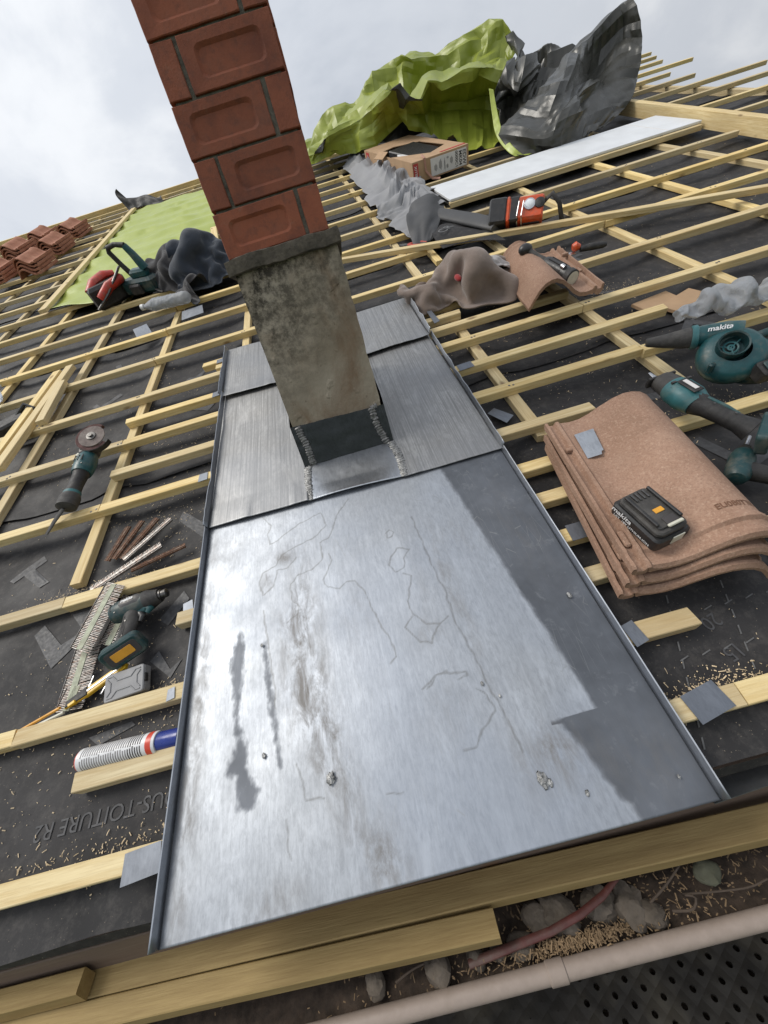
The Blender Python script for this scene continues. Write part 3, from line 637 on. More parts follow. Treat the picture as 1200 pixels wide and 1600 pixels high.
# dark timbers seen behind the open eave
for x, lb in ((-1.32, 'dark rafter foot in the open eave at bottom left'), (-0.80, 'dark rafter foot beside the red rag in the open eave'), (0.60, 'dark rafter foot in the open eave right of the sheet'), (1.2, 'dark rafter foot at the far right of the eave')):
    plank('rafter_foot', 1.1, 0.06, 0.12, 'old_timber', T(x, 0.02, -0.165, 90), lb, 'rafter', 'rafter feet in the eave', 480 + int(x * 10))
lev('soffit_board', 9.5, 0.5, 0.02, 'old_timber', -6, 0.66, -1.03, 0, 'dark old soffit board closing the eave from below', 'board', 495)
mb = MB(); mb.ball((0, 0, 0), 0.035, 16, 10, (1.3, 0.7, 0.5), lambda d: 1 + 0.35 * fb(d.x * 2, d.y * 2, d.z * 2)); tag(mb.build('red_rag', 'glove_red', None, W(-0.60, 0.44, -0.88)), 'small red rag in the dark gap behind the fascia', 'rag')
mb = MB(); mb.prism([(0, 0), (0.35, 0), (0.35, 0.07), (-0.02, 0.075)], 0, 0.0015); tag(mb.build('zinc_strip', 'zinc_dull', None, W(0.40, 0.345, -0.875, 3, -16)), 'dark zinc strip at the bottom right sheet corner', 'metal strip')

# ================================================================== CHIMNEY
YF = 1.2523                                  # front face, level frame
ch = thing('chimney', 'narrow brick chimney on a stained plaster base rising through the zinc', 'chimney', W(0, YF, -0.33))
XL, XR, DP = -0.237, 0.048, 0.42
def lz(z): return z + 0.33
# rendered base, lumpy
def shaft():
    mb = MB(); rg = []
    x0, x1 = -0.238, 0.060; nz = 46
    for j in range(nz + 1):
        z = -0.62 + (0.264 + 0.62) * j / nz; r = []
        for (ax, ay, bx, by, n_) in ((x0, 0, x1, 0, 24), (x1, 0, x1, DP, 10), (x1, DP, x0, DP, 10), (x0, DP, x0, 0, 10)):
            for i in range(n_):
                t = i / n_; px, py = ax + (bx - ax) * t, ay + (by - ay) * t
                d = 0.003 * fb(px * 18, py * 18 + 3, z * 18); e = min(t, 1 - t) * n_
                nx, ny = (by - ay), -(bx - ax); l_ = math.hypot(nx, ny)
                r.append((px + nx / l_ * d, py + ny / l_ * d, lz(z)))
        rg.append(r)
    mb.rings(rg); return mb
shaft().build('plaster_base', 'render_plaster', ch, smooth=50)
# ledge of old mortar
lm = MB(); rg = []
for j in range(5):
    z = (0.262, 0.2635, 0.28, 0.2975, 0.299)[j]; o_ = (0.013, 0.0155, 0.017, 0.0155, 0.011)[j]; r = []
    for (ax, ay, bx, by, n_) in ((XL - o_, -o_, XR + o_ + 0.008, -o_, 30), (XR + o_ + 0.008, -o_, XR + o_ + 0.008, DP + o_, 14), (XR + o_ + 0.008, DP + o_, XL - o_, DP + o_, 14), (XL - o_, DP + o_, XL - o_, -o_, 14)):
        for i in range(n_):
            t = i / n_; px, py = ax + (bx - ax) * t, ay + (by - ay) * t
            r.append((px + 0.003 * fb(px * 30, py * 30, z * 40 + 5), py + 0.004 * fb(px * 30, py * 30, z * 40), lz(z) + 0.004 * fb(px * 22, py * 22, 9)))
    rg.append(r)
lm.rings(rg); lm.build('mortar_ledge', 'mortar_dark', ch, smooth=30)
# bricks on edge, frogs facing out
def brick_mesh(L_, Hh, D):
    mb = MB(); n = 32
    def rr(hx, hz, r_, sq=False):
        o = []
        for sd_i in range(4):
            for i in range(8):
                t = -1 + 2 * i / 8; t = math.copysign(abs(t) ** 0.6, t)
                x, z = ((t, -1), (1, t), (-t, 1), (-1, -t))[sd_i]; x, z = x * hx, z * hz
                if not sq:
                    ex, ez = abs(x) - (hx - r_), abs(z) - (hz - r_)
                    if ex > 0 and ez > 0:
                        l_ = math.hypot(ex, ez); x, z = math.copysign(hx - r_ + ex / l_ * r_, x), math.copysign(hz - r_ + ez / l_ * r_, z)
                o.append((x, z))
        return o
    hx, hz = L_ / 2, Hh / 2; rg = []
    frog = L_ > 0.15
    j_ = lambda p: (p[0] + 0.0012 * fb(p[0] * 25, p[2] * 25, L_ * 9), p[1] + 0.0012 * fb(p[0] * 30, p[2] * 30, 4), p[2] + 0.0012 * fb(p[0] * 25, p[2] * 25, 8))
    rg.append([(x, D, z) for x, z in rr(hx, hz, 0, True)])
    rg.append([j_((x, 0.0016, z)) for x, z in rr(hx, hz, 0, True)])
    rg.append([j_((x, 0.0, z)) for x, z in rr(hx - 0.0016, hz - 0.0016, 0.002)])
    if frog:
        rg.append([(x, 0.0002, z) for x, z in rr(hx - 0.031, hz - 0.020, 0.016)])
        rg.append([(x, 0.0030, z) for x, z in rr(hx - 0.0345, hz - 0.0235, 0.014)])
        rg.append([(x, 0.0062, z) for x, z in rr(hx - 0.039, hz - 0.027, 0.012)])
    mb.rings(rg); return mb.mesh('brick', 30)
bl = brick_mesh(0.2235, 0.1015, 0.052); be = brick_mesh(0.0545, 0.1015, 0.05); bs = brick_mesh(0.187, 0.1015, 0.052)
def put(me, x, y, z, rz):
    link(me, 'brick', 'brick', ch, Lm(x + random.uniform(-.001, .001), y + random.uniform(-.0015, .0015), z, rz=rz + random.uniform(-.5, .5), ry=random.uniform(-.4, .4)))
NC = 13
for c_ in range(NC):
    z = lz(0.3025 + 0.1085 * c_ + 0.049); ev_ = c_ % 2 == 0
    pr = 0.010 if c_ in (3, 4, 6) else 0.0       # a few side bricks sit proud
    xl, xr = XL, XR
    put(bl, (xl + 0.11) if ev_ else (xr - 0.11), 0, z, 0)
    if ev_:
        put(be, xr - 0.0265, 0.0, z, 0); put(bs, xr + pr, 0.062 + 0.0935, z, 90); put(bs, xr + pr, 0.326, z, 90)
        put(bl, xl, 0.055 + 0.12, z, -90); put(be, xl, 0.32, z, -90)
    else:
        put(be, xl + 0.0265, 0.0, z, 0); put(bs, xl, 0.062 + 0.0935, z, -90); put(bs, xl, 0.326, z, -90)
        put(bl, xr + pr, 0.055 + 0.12, z, 90); put(be, xr + pr, 0.32, z, 90)
    put(bl, (xr - 0.11) if ev_ else (xl + 0.11), DP, z, 180)
cm = MB(); cm.box(((XL + XR) / 2, DP / 2, lz(0.297 + 0.1085 * NC / 2)), (XR - XL - 0.015, DP - 0.015, 0.1085 * NC), bev=0.004); cm.build('mortar_core', 'mortar', ch)
cp = MB(); cp.box(((XL + XR) / 2, DP / 2, lz(0.297 + 0.1085 * NC + 0.02)), (XR - XL + 0.04, DP + 0.04, 0.05), bev=0.01); cp.build('cap', 'mortar', ch)

# ================================================================== ZINC FLASHING
LINES = [[(-0.4, 0.814), (-0.372, 0.769), (-0.383, 0.735), (-0.376, 0.7), (-0.363, 0.7), (-0.326, 0.723), (-0.284, 0.745), (-0.243, 0.755), (-0.215, 0.762), (-0.201, 0.71), (-0.243, 0.677), (-0.302, 0.663), (-0.341, 0.65), (-0.361, 0.62), (-0.399, 0.604), (-0.405, 0.579), (-0.398, 0.537), (-0.368, 0.554), (-0.355, 0.604), (-0.324, 0.601), (-0.298, 0.628)], [(-0.124, 0.785), (-0.164, 0.738), (-0.184, 0.688), (-0.199, 0.662), (-0.226, 0.655), (-0.225, 0.596), (-0.258, 0.572), (-0.301, 0.569), (-0.32, 0.545), (-0.317, 0.499), (-0.3, 0.476), (-0.307, 0.454), (-0.336, 0.439)], [(-0.206, 0.607), (-0.199, 0.587), (-0.211, 0.563), (-0.232, 0.53), (-0.217, 0.506), (-0.19, 0.491), (-0.17, 0.507), (-0.148, 0.503), (-0.126, 0.464), (-0.114, 0.407), (-0.102, 0.36), (-0.089, 0.325), (-0.082, 0.288), (-0.1, 0.274)], [(-0.038, 0.543), (-0.016, 0.56), (0.013, 0.547), (-0.01, 0.523), (-0.014, 0.498), (-0.035, 0.492), (-0.052, 0.517), (-0.038, 0.543)], [(-0.021, 0.481), (-0.001, 0.468), (-0.017, 0.43), (-0.029, 0.404), (-0.022, 0.368), (0.001, 0.34), (0.034, 0.33), (0.053, 0.341)], [(-0.028, 0.365), (-0.049, 0.344), (-0.024, 0.301), (-0.002, 0.293), (0.029, 0.329)], [(-0.039, 0.62), (-0.025, 0.629), (-0.016, 0.615), (-0.022, 0.602), (-0.036, 0.605), (-0.039, 0.62)], [(-0.046, 0.206), (-0.007, 0.226), (0.011, 0.226)], [(-0.398, 0.493), (-0.387, 0.426), (-0.376, 0.344), (-0.365, 0.248)], [(0.046, 0.649), (0.052, 0.533), (0.067, 0.396), (0.063, 0.339), (0.072, 0.287), (0.081, 0.226), (0.089, 0.167), (0.099, 0.102), (0.103, 0.058)], [(0.06, 0.181), (0.078, 0.162), (0.079, 0.132), (0.05, 0.111), (0.028, 0.085), (-0.0, 0.082)], [(-0.036, 0.203), (-0.008, 0.225), (0.052, 0.217), (0.053, 0.209), (0.03, 0.206)], [(-0.35, 0.055), (-0.347, 0.024), (-0.343, -0.003)], [(-0.325, 0.136), (-0.314, 0.102), (-0.312, 0.075), (-0.274, 0.07)], [(-0.158, 0.052), (-0.127, 0.047)]]
STREAKS = [[(-0.458, 0.455), (-0.442, 0.409), (-0.447, 0.312), (-0.452, 0.24), (-0.432, 0.199), (-0.43, 0.153), (-0.403, 0.11), (-0.415, 0.082), (-0.447, 0.086), (-0.453, 0.142), (-0.478, 0.15), (-0.456, 0.192), (-0.463, 0.282), (-0.481, 0.372)], [(-0.398, 0.407), (-0.388, 0.405), (-0.38, 0.345), (-0.369, 0.258), (-0.356, 0.136), (-0.36, 0.135), (-0.377, 0.222), (-0.394, 0.334)]]

zf = thing('zinc_chimney_flashing', 'large soldered zinc flashing lying round the foot of the chimney', 'flashing', MR)
def seg_d(p, a, b):
    ax, ay = a; bx, by = b; dx, dy = bx - ax, by - ay; l2 = dx * dx + dy * dy or 1e-9
    t = max(0, min(1, ((p[0] - ax) * dx + (p[1] - ay) * dy) / l2)); return math.hypot(p[0] - ax - dx * t, p[1] - ay - dy * t)
def inside(p, poly):
    r = False; j = len(poly) - 1
    for i in range(len(poly)):
        if (poly[i][1] > p[1]) != (poly[j][1] > p[1]) and p[0] < (poly[j][0] - poly[i][0]) * (p[1] - poly[i][1]) / (poly[j][1] - poly[i][1]) + poly[i][0]: r = not r
        j = i
    return r
UA, UB = -0.576, 0.372
def sheet(name, mat, c4, nu, nv, hf, attrs=None):
    """bilinear patch c4 = (near left, near right, far right, far left) in roof coordinates"""
    (a, b, c, d) = c4; mb = MB()
    def pt(s_, t_):
        u = (a[0] * (1 - s_) + b[0] * s_) * (1 - t_) + (d[0] * (1 - s_) + c[0] * s_) * t_
        v = (a[1] * (1 - s_) + b[1] * s_) * (1 - t_) + (d[1] * (1 - s_) + c[1] * s_) * t_
        return (u, v, hf(u, v, s_, t_))
    mb.grid(pt, nu, nv); me = mb.mesh(name, 40)
    co = [v_.co for v_ in me.vertices]
    for nm, fn, df in (('dull', 0, -1.0), ('stain', 1, 0.0), ('line', 2, 1.0)):
        at = me.attributes.new(nm, 'FLOAT', 'POINT')
        at.data.foreach_set('value', [attrs[fn](p.x, p.y) for p in co] if attrs else [df] * len(co))
    return link(me, name, mat, zf, solid=0.0012)
def f_dull(u, v):
    ln_ = 0.177 + (0.789 - v) * 0.1195 + 0.0025 * fb(v * 7, 2.0)
    d = u - ln_ if v > 0.09 else u - (0.185 + (0.09 - v) * 0.35 + 0.02 * fb(v * 14, 3.0))
    if 0.085 < v < 0.098 and u > 0.17: d = max(d, (0.092 - v) * 1.5)
    d = max(d, UA + 0.012 + 0.01 * fb(v * 4, 5) - u)
    for P in STREAKS:
        if abs(u - P[0][0]) < 0.2:
            q = min(seg_d((u, v), P[i - 1], P[i]) for i in range(len(P))); d = max(d, (q if inside((u, v), P) else -q) + 0.006 * fb(u * 95, v * 60, 1.0, 3))
    return d
BLOBS = [(-0.385, 0.575, 0.018, 0.03, .9), (-0.34, 0.64, 0.03, 0.02, .6), (-0.29, 0.53, 0.03, 0.06, .5), (0.075, 0.44, 0.012, 0.1, .5), (-0.005, 0.315, 0.03, 0.03, .45), (0.0, 0.15, 0.06, 0.05, .3), (-0.16, 0.40, 0.05, 0.12, .25), (0.30, 0.55, 0.05, 0.18, .3), (-0.304, 0.345, 0.05, 0.12, .9), (-0.281, 0.236, 0.04, 0.1, .8), (-0.255, 0.146, 0.03, 0.07, 1), (-0.225, 0.05, 0.028, 0.05, .9), (-0.181, -0.035, 0.035, 0.045, 1.1), (-0.30, 0.64, 0.06, 0.07, .35), (0.155, 0.55, 0.05, 0.06, .25),
         (0.15, 0.045, 0.055, 0.05, .9), (-0.373, -0.05, 0.05, 0.025, .7), (-0.50, 0.70, 0.04, 0.09, .3), (-0.55, 0.2, 0.022, 0.5, .8), (0.02, 0.42, 0.03, 0.2, .2), (0.30, 0.0, 0.1, 0.06, .35), (-0.30, 0.45, 0.05, 0.05, .6), (0.09, 0.3, 0.015, 0.25, .4)]
def f_stain(u, v): return min(1.0, sum(w * math.exp(-((u - x) / sx) ** 2 - ((v - y) / sy) ** 2) for x, y, sx, sy, w in BLOBS))
BB = [(min(p[0] for p in L_) - .02, max(p[0] for p in L_) + .02, min(p[1] for p in L_) - .02, max(p[1] for p in L_) + .02) for L_ in LINES]
def f_line(u, v):
    d = 1.0; wu, wv = u + 0.004 * fb(u * 40, v * 40, 1.0, 2), v + 0.004 * fb(u * 40, v * 40, 6.0, 2)
    for L_, b in zip(LINES, BB):
        if b[0] < u < b[1] and b[2] < v < b[3]: d = min(d, min(seg_d((wu, wv), L_[i], L_[i + 1]) for i in range(len(L_) - 1)))
    return d
def h_low(u, v, s_, t_): return 0.0030 + 0.0055 * fb(u * 2.4, v * 2.0, 3, 3) * (1 - t_ * 0.8) 
sheet('lower_sheet', 'zinc_bright', ((UA, -0.07), (UB, -0.07), (UB, 0.87), (UA, 0.87)), 300, 290, h_low, (f_dull, f_stain, f_line))
def h_up(k0, lift):
    return lambda u, v, s_, t_: 0.0075 + k0 + lift * max(0, 1 - t_ * 8) * (0.4 + max(0, fb(u * 6, 3 + k0 * 999))) + 0.004 * fb(u * 3, v * 2.5, 7 + k0 * 99, 3)
sheet('side_sheet', 'zinc_upper', ((UA + .002, 0.826), (-0.243, 0.817), (-0.243, 1.62), (UA - 0.002, 1.62)), 60, 130, h_up(0.002, 0.009))
sheet('side_sheet', 'zinc_upper', ((0.064, 0.801), (UB + 0.003, 0.800), (UB - 0.004, 1.60), (0.064, 1.62)), 60, 130, h_up(0.002, 0.005))
sheet('apron_sheet', 'zinc_apron', ((-0.243, 0.818), (0.064, 0.804), (0.064, 0.985), (-0.243, 0.985)), 50, 30, lambda u, v, s_, t_: 0.010 + 0.010 * max(0, 1 - t_ * 3) * math.sin(s_ * 3.14) + 0.002 * fb(u * 6, v * 6))
sheet('back_sheet', 'zinc_upper', ((UA - .004, 1.568), (-0.22, 1.548), (-0.22, 2.0), (UA - .012, 2.012)), 50, 60, h_up(0.012, 0.006))
sheet('back_sheet', 'zinc_upper', ((0.02, 1.556), (UB - 0.004, 1.566), (UB - 0.008, 1.994), (0.02, 2.006)), 50, 60, h_up(0.012, 0.006))
sheet('back_sheet', 'zinc_upper', ((-0.22, 1.56), (0.02, 1.56), (0.02, 2.006), (-0.22, 2.0)), 30, 40, h_up(0.0105, 0.0))
def upstand(u0, v0, v1, side, ht=0.019, crum=0.0, seed=0, base=0.003, mat='zinc_dull', nose=True, tilt=0.004):
    """turned-up edge with a folded hem"""
    n = max(20, int((v1 - v0) / 0.02)); prof = [(0, 0), (tilt * .3, ht * .5), (tilt, ht), (tilt + 0.0015, ht + 0.0006), (tilt + 0.0025, ht - 0.002), (tilt + 0.002, ht - 0.007)]
    def pt(a, b):
        i = round(a * 5); t = v0 + (v1 - v0) * b; x, z = prof[i]; q = z / ht
        wob = crum * fb(t * 14, seed) * q + 0.0012 * fb(t * 3, seed + 5) * q
        dip = 1 - (0.35 * max(0, fb(t * 9, seed + 2)) if crum else 0.06 * abs(fb(t * 2.5, seed + 2)))
        return (u0 + side * (x + wob), t, base + z * dip)
    mb = MB(); mb.grid(pt, 6, n); me = mb.mesh('upstand', 30)
    for nm, df in (('dull', -1.0), ('stain', 0.0), ('line', 1.0)):
        me.attributes.new(nm, 'FLOAT', 'POINT').data.foreach_set('value', [df] * len(me.vertices))
    return link(me, 'upstand', mat, zf, solid=0.0012)
upstand(UA, -0.07, 0.86, -1, seed=1); upstand(UB, -0.07, 0.86, 1, seed=2)
upstand(UA + .001, 0.826, 1.60, -1, 0.024, 0.003, 3, 0.010, 'zinc_dull'); upstand(UB + 0.001, 0.80, 1.58, 1, 0.022, 0.0035, 4, 0.010, 'zinc_dull')
upstand(UA - .006, 1.568, 2.012, -1, 0.030, 0.004, 5, 0.020, 'zinc_dull'); upstand(UB - .005, 1.566, 1.994, 1, 0.034, 0.006, 6, 0.020, 'zinc_dull')
# collar round the chimney foot (level frame, so parented through the inverse roof frame)
IM = MR.inverted()
def coll(mb, name, mat, sm=35):
    me = mb.mesh(name, sm)
    for nm, df in (('dull', -1.0), ('stain', 0.0), ('line', 1.0)):
        me.attributes.new(nm, 'FLOAT', 'POINT').data.foreach_set('value', [df] * len(me.vertices))
    return link(me, name, mat, zf, IM @ MW)
def zr(y): return (y - HC * SN) / CS * SN - HC * CS + 0.012      # roof surface height at forward distance y
ys = YF - 0.0055
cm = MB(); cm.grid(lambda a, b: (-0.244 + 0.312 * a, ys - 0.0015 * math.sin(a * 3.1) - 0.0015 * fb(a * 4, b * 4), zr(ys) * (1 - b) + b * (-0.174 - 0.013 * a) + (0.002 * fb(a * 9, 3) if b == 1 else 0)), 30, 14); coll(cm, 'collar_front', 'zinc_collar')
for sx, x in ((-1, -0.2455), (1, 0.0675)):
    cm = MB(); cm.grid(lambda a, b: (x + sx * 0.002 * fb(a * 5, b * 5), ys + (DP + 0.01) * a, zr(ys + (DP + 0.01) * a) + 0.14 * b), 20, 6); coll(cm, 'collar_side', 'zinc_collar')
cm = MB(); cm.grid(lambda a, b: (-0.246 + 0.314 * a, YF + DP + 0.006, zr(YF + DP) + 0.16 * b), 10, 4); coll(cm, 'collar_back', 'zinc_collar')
def bead(path, r_, mat, lumps, seed_, flat=0.45, frame=None, up_=(0, 0, 1)):
    """a lumpy solder run"""
    pts = []; rad = []
    for i in range(len(path) - 1):
        a, b = Vector(path[i]), Vector(path[i + 1]); n = max(6, int((b - a).length / 0.0022))
        for q in range(n):
            p = a.lerp(b, q / n); s_ = len(pts) * 0.0022
            pts.append(p + Vector((0.0025 * fb(s_ * 60, seed_), 0.0015 * fb(s_ * 50, seed_ + 3), 0))); rad.append(r_ * (0.75 + 0.45 * abs(math.sin(s_ * lumps)) + 0.35 * fb(s_ * 150, seed_ + 7)))
    mb = MB(); mb.tube(pts, rad, 10, sq=(1.0, flat), upv=up_)
    if frame is None: mb.build('solder_seam', mat, zf, smooth=60)
    else: link(mb.mesh('solder_seam', 60), 'solder_seam', mat, zf, frame)
bead([(-0.241, 0.818, 0.012), (-0.239, 0.90, 0.012), (-0.236, 0.972, 0.014)], 0.0115, 'solder', 330, 1, 0.24)
bead([(0.066, 0.803, 0.012), (0.068, 0.90, 0.012), (0.058, 0.975, 0.014)], 0.0115, 'solder', 330, 2, 0.24)
bead([(-0.222, YF - 0.008, -0.178), (-0.213, YF - 0.008, -0.25), (-0.214, YF - 0.009, -0.316)], 0.0105, 'solder_dark', 380, 3, 0.35, IM @ MW, (0, -1, 0))
bead([(0.026, YF - 0.008, -0.186), (0.028, YF - 0.008, -0.24), (0.046, YF - 0.009, -0.318)], 0.0105, 'solder_dark', 380, 4, 0.35, IM @ MW, (0, -1, 0))
bead([(0.046, YF - 0.009, -0.183), (0.022, YF - 0.008, -0.188)], 0.007, 'solder_dark', 380, 5, 0.35, IM @ MW, (0, -1, 0))
# zinc clips nailed over batten ends
for u, v, w, l_, rz, ht in ((-0.632, 0.048, 0.075, 0.050, 2, 0.0015), (-0.628, 1.095, 0.035, 0.042, -3, 0.0015), (-0.632, 1.967, 0.04, 0.042, 0, 0.0015), (-0.628, 1.65, 0.035, 0.042, 0, 0.0015), (-0.62, 0.57, 0.03, 0.05, 8, -0.01), (0.448, 0.058, 0.072, 0.052, 8, 0.0015),
                            (0.43, 1.29, 0.06, 0.045, 0, 0.0015), (0.405, 0.20, 0.03, 0.05, 6, 0.0015), (0.43, 0.462, 0.05, 0.05, -4, 0.0015), (-0.625, 0.345, 0.02, 0.03, 0, 0.0015)):
    mb = MB(); mb.prism([(-w / 2, -l_ / 2), (w / 2, -l_ / 2 + .004), (w / 2 - .003, l_ / 2), (-w / 2, l_ / 2 - .003)], ht, ht + 0.0012); me = mb.mesh('fixing_clip', 30)
    for nm, df in (('dull', -1.0), ('stain', 0.0), ('line', 1.0)): me.attributes.new(nm, 'FLOAT', 'POINT').data.foreach_set('value', [df] * len(me.vertices))
    link(me, 'fixing_clip', 'zinc_clip', zf, Lm(u, v, 0, rz=rz))
# splashes of bright solder on the sheet
for u, v, r_ in ((-0.258, 0.098, 0.010), (0.118, 0.012, 0.011), (0.128, 0.006, 0.006), (-0.398, 0.398, 0.004), (-0.392, 0.165, 0.005), (0.325, 0.31, 0.006), (0.075, 0.185, 0.004), (0.10, 0.155, 0.003), (0.18, -0.02, 0.004), (0.33, -0.03, 0.003)):
    mb = MB(); mb.ball((0, 0, 0), r_, 14, 8, (0.75, 1.1, 0.22), lambda d: 1 + 0.6 * fb(d.x * 3 + u * 50, d.y * 3, d.z * 3)); mb.build('solder_splash', 'solder', zf, Lm(u, v, 0.0075))

# ================================================================== TARPAULINS AND CLOTH
G1 = [[(0.231, 6.4, 0.18), (0.553, 6.4, 0.361), (0.903, 6.3, 0.456), (1.249, 6.2, 0.571), (1.498, 6.0, 0.611), (1.847, 6.0, 0.575), (2.149, 5.9, 0.599), (2.341, 5.8, 0.681), (2.47, 5.6, 0.534)], [(0.233, 6.2, 0.182), (0.524, 6.1, 0.306), (0.887, 6.1, 0.432), (1.215, 5.95, 0.487), (1.476, 5.85, 0.489), (1.794, 5.75, 0.46), (2.056, 5.65, 0.459), (2.307, 5.65, 0.464), (2.396, 5.5, 0.401)], [(0.232, 6.0, 0.18), (0.513, 5.85, 0.29), (0.824, 5.7, 0.389), (1.13, 5.35, 0.481), (1.381, 5.25, 0.473), (1.636, 5.15, 0.47), (1.849, 5.05, 0.478), (2.046, 5.05, 0.426), (2.195, 5.1, 0.359)], [(0.237, 5.95, 0.162), (0.521, 5.85, 0.221), (0.828, 5.7, 0.267), (1.174, 5.5, 0.314), (1.445, 5.45, 0.277), (1.701, 5.4, 0.243), (1.956, 5.35, 0.209), (2.087, 5.25, 0.207), (2.149, 5.05, 0.223)], [(0.235, 5.9, 0.124), (0.551, 5.85, 0.123), (0.842, 5.65, 0.151), (1.18, 5.5, 0.193), (1.423, 5.3, 0.159), (1.595, 5.0, 0.096), (1.752, 4.8, 0.023), (1.873, 4.7, 0.023), (1.971, 4.65, 0.058)]]
D1 = [[(2.386, 5.5, 0.556), (2.478, 5.35, 0.437), (2.649, 5.3, 0.417), (2.829, 5.2, 0.371)], [(2.21, 5.1, 0.416), (2.205, 4.8, 0.359), (2.484, 5.0, 0.328), (2.591, 4.85, 0.337)], [(1.988, 4.7, 0.269), (2.169, 4.9, 0.202), (2.185, 4.6, 0.23), (2.382, 4.7, 0.225)], [(1.842, 4.4, 0.093), (2.009, 4.65, 0.058), (2.031, 4.5, 0.127), (2.147, 4.5, 0.155)]]
D2 = [[(2.495, 4.75, 0.356), (2.658, 4.8, 0.413), (2.901, 4.9, 0.491), (3.1, 4.95, 0.554), (3.198, 4.9, 0.6)], [(2.229, 4.5, 0.3), (2.309, 4.25, 0.33), (2.845, 4.75, 0.292), (3.117, 4.85, 0.381), (3.217, 4.7, 0.393)], [(2.009, 4.4, 0.217), (2.163, 4.08, 0.198), (2.438, 4.2, 0.226), (2.862, 4.5, 0.225), (3.119, 4.5, 0.209)], [(1.828, 4.3, 0.136), (2.011, 3.96, 0.101), (2.252, 3.96, 0.101), (2.622, 4.18, 0.095), (2.923, 4.3, 0.064)], [(1.885, 3.99, -0.022), (2.041, 3.93, -0.031), (2.222, 3.91, -0.026), (2.403, 3.97, -0.025), (2.585, 4.07, -0.014)]]
HM = [[(1.828, 4.62, 0.389), (1.813, 4.5, 0.235), (1.802, 4.36, 0.109), (1.818, 4.1, 0.022), (1.917, 3.96, -0.034)], [(1.861, 4.6, 0.375), (1.853, 4.47, 0.235), (1.848, 4.32, 0.126), (1.858, 4.08, 0.044), (1.954, 3.98, -0.033)]]
FE = [[(0.568, 5.9, 0.002), (0.58, 4.85, -0.01), (0.559, 3.75, -0.013), (0.587, 3.35, -0.02), (0.623, 2.86, -0.016)], [(0.66, 6.0, 0.026), (0.761, 4.9, 0.015), (0.739, 4.0, 0.015), (0.766, 3.5, -0.007), (0.763, 3.0, -0.026)], [(0.791, 6.1, 0.009), (0.887, 5.0, 0.037), (0.924, 4.4, -0.002), (0.95, 3.9, -0.019), (0.927, 3.2, -0.009)], [(0.814, 5.6, -0.018), (0.945, 4.9, 0.036), (1.021, 4.3, 0.012), (1.0, 3.6, -0.01), (0.984, 3.2, -0.004)]]

def cr(p0, p1, p2, p3, t):
    return 0.5 * ((2 * p1) + (-p0 + p2) * t + (2 * p0 - 5 * p1 + 4 * p2 - p3) * t * t + (-p0 + 3 * p1 - 3 * p2 + p3) * t ** 3)
def cline(pts, s_):
    n = len(pts) - 1; x = s_ * n; i = min(n - 1, int(x)); t = x - i
    g = lambda q: Vector(pts[max(0, min(n, q))]); return cr(g(i - 1), g(i), g(i + 1), g(i + 2), t)
def ridge_n(p, oc=3):
    s_, a = 0.0, 1.0
    for o_ in range(oc):
        s_ += a * (1 - 2 * abs(noise.noise(p * (1.9 ** o_) + Vector((o_ * 7, 0, 0))))); a *= 0.5
    return s_ * 0.55
CD = []
_r = random.Random(21)
for _k in range(7):
    d_ = Vector((_r.gauss(0, 1), _r.gauss(0, 1), _r.gauss(0, 1))).normalized(); CD.append((d_, _r.uniform(0.7, 1.7), _r.uniform(0, 9)))
def crease(p, w=0.9):
    """straight-edged folds: triangle waves in a few directions, each fading in and out"""
    s_ = 0.0
    for i, (d_, f_, ph) in enumerate(CD):
        x = p.dot(d_) * f_ + ph + w * noise.noise(p * 0.7 + Vector((i * 5.1, 2, 7)))
        t = abs(2 * (x - math.floor(x + 0.5))) * 2 - 1
        m_ = min(1.0, max(0.0, 0.5 + 1.3 * noise.noise(p * 0.55 + Vector((3, i * 4.3, 1)))))
        s_ += t * m_ * (1.0 if i < 4 else 0.55)
    return s_ * 0.5
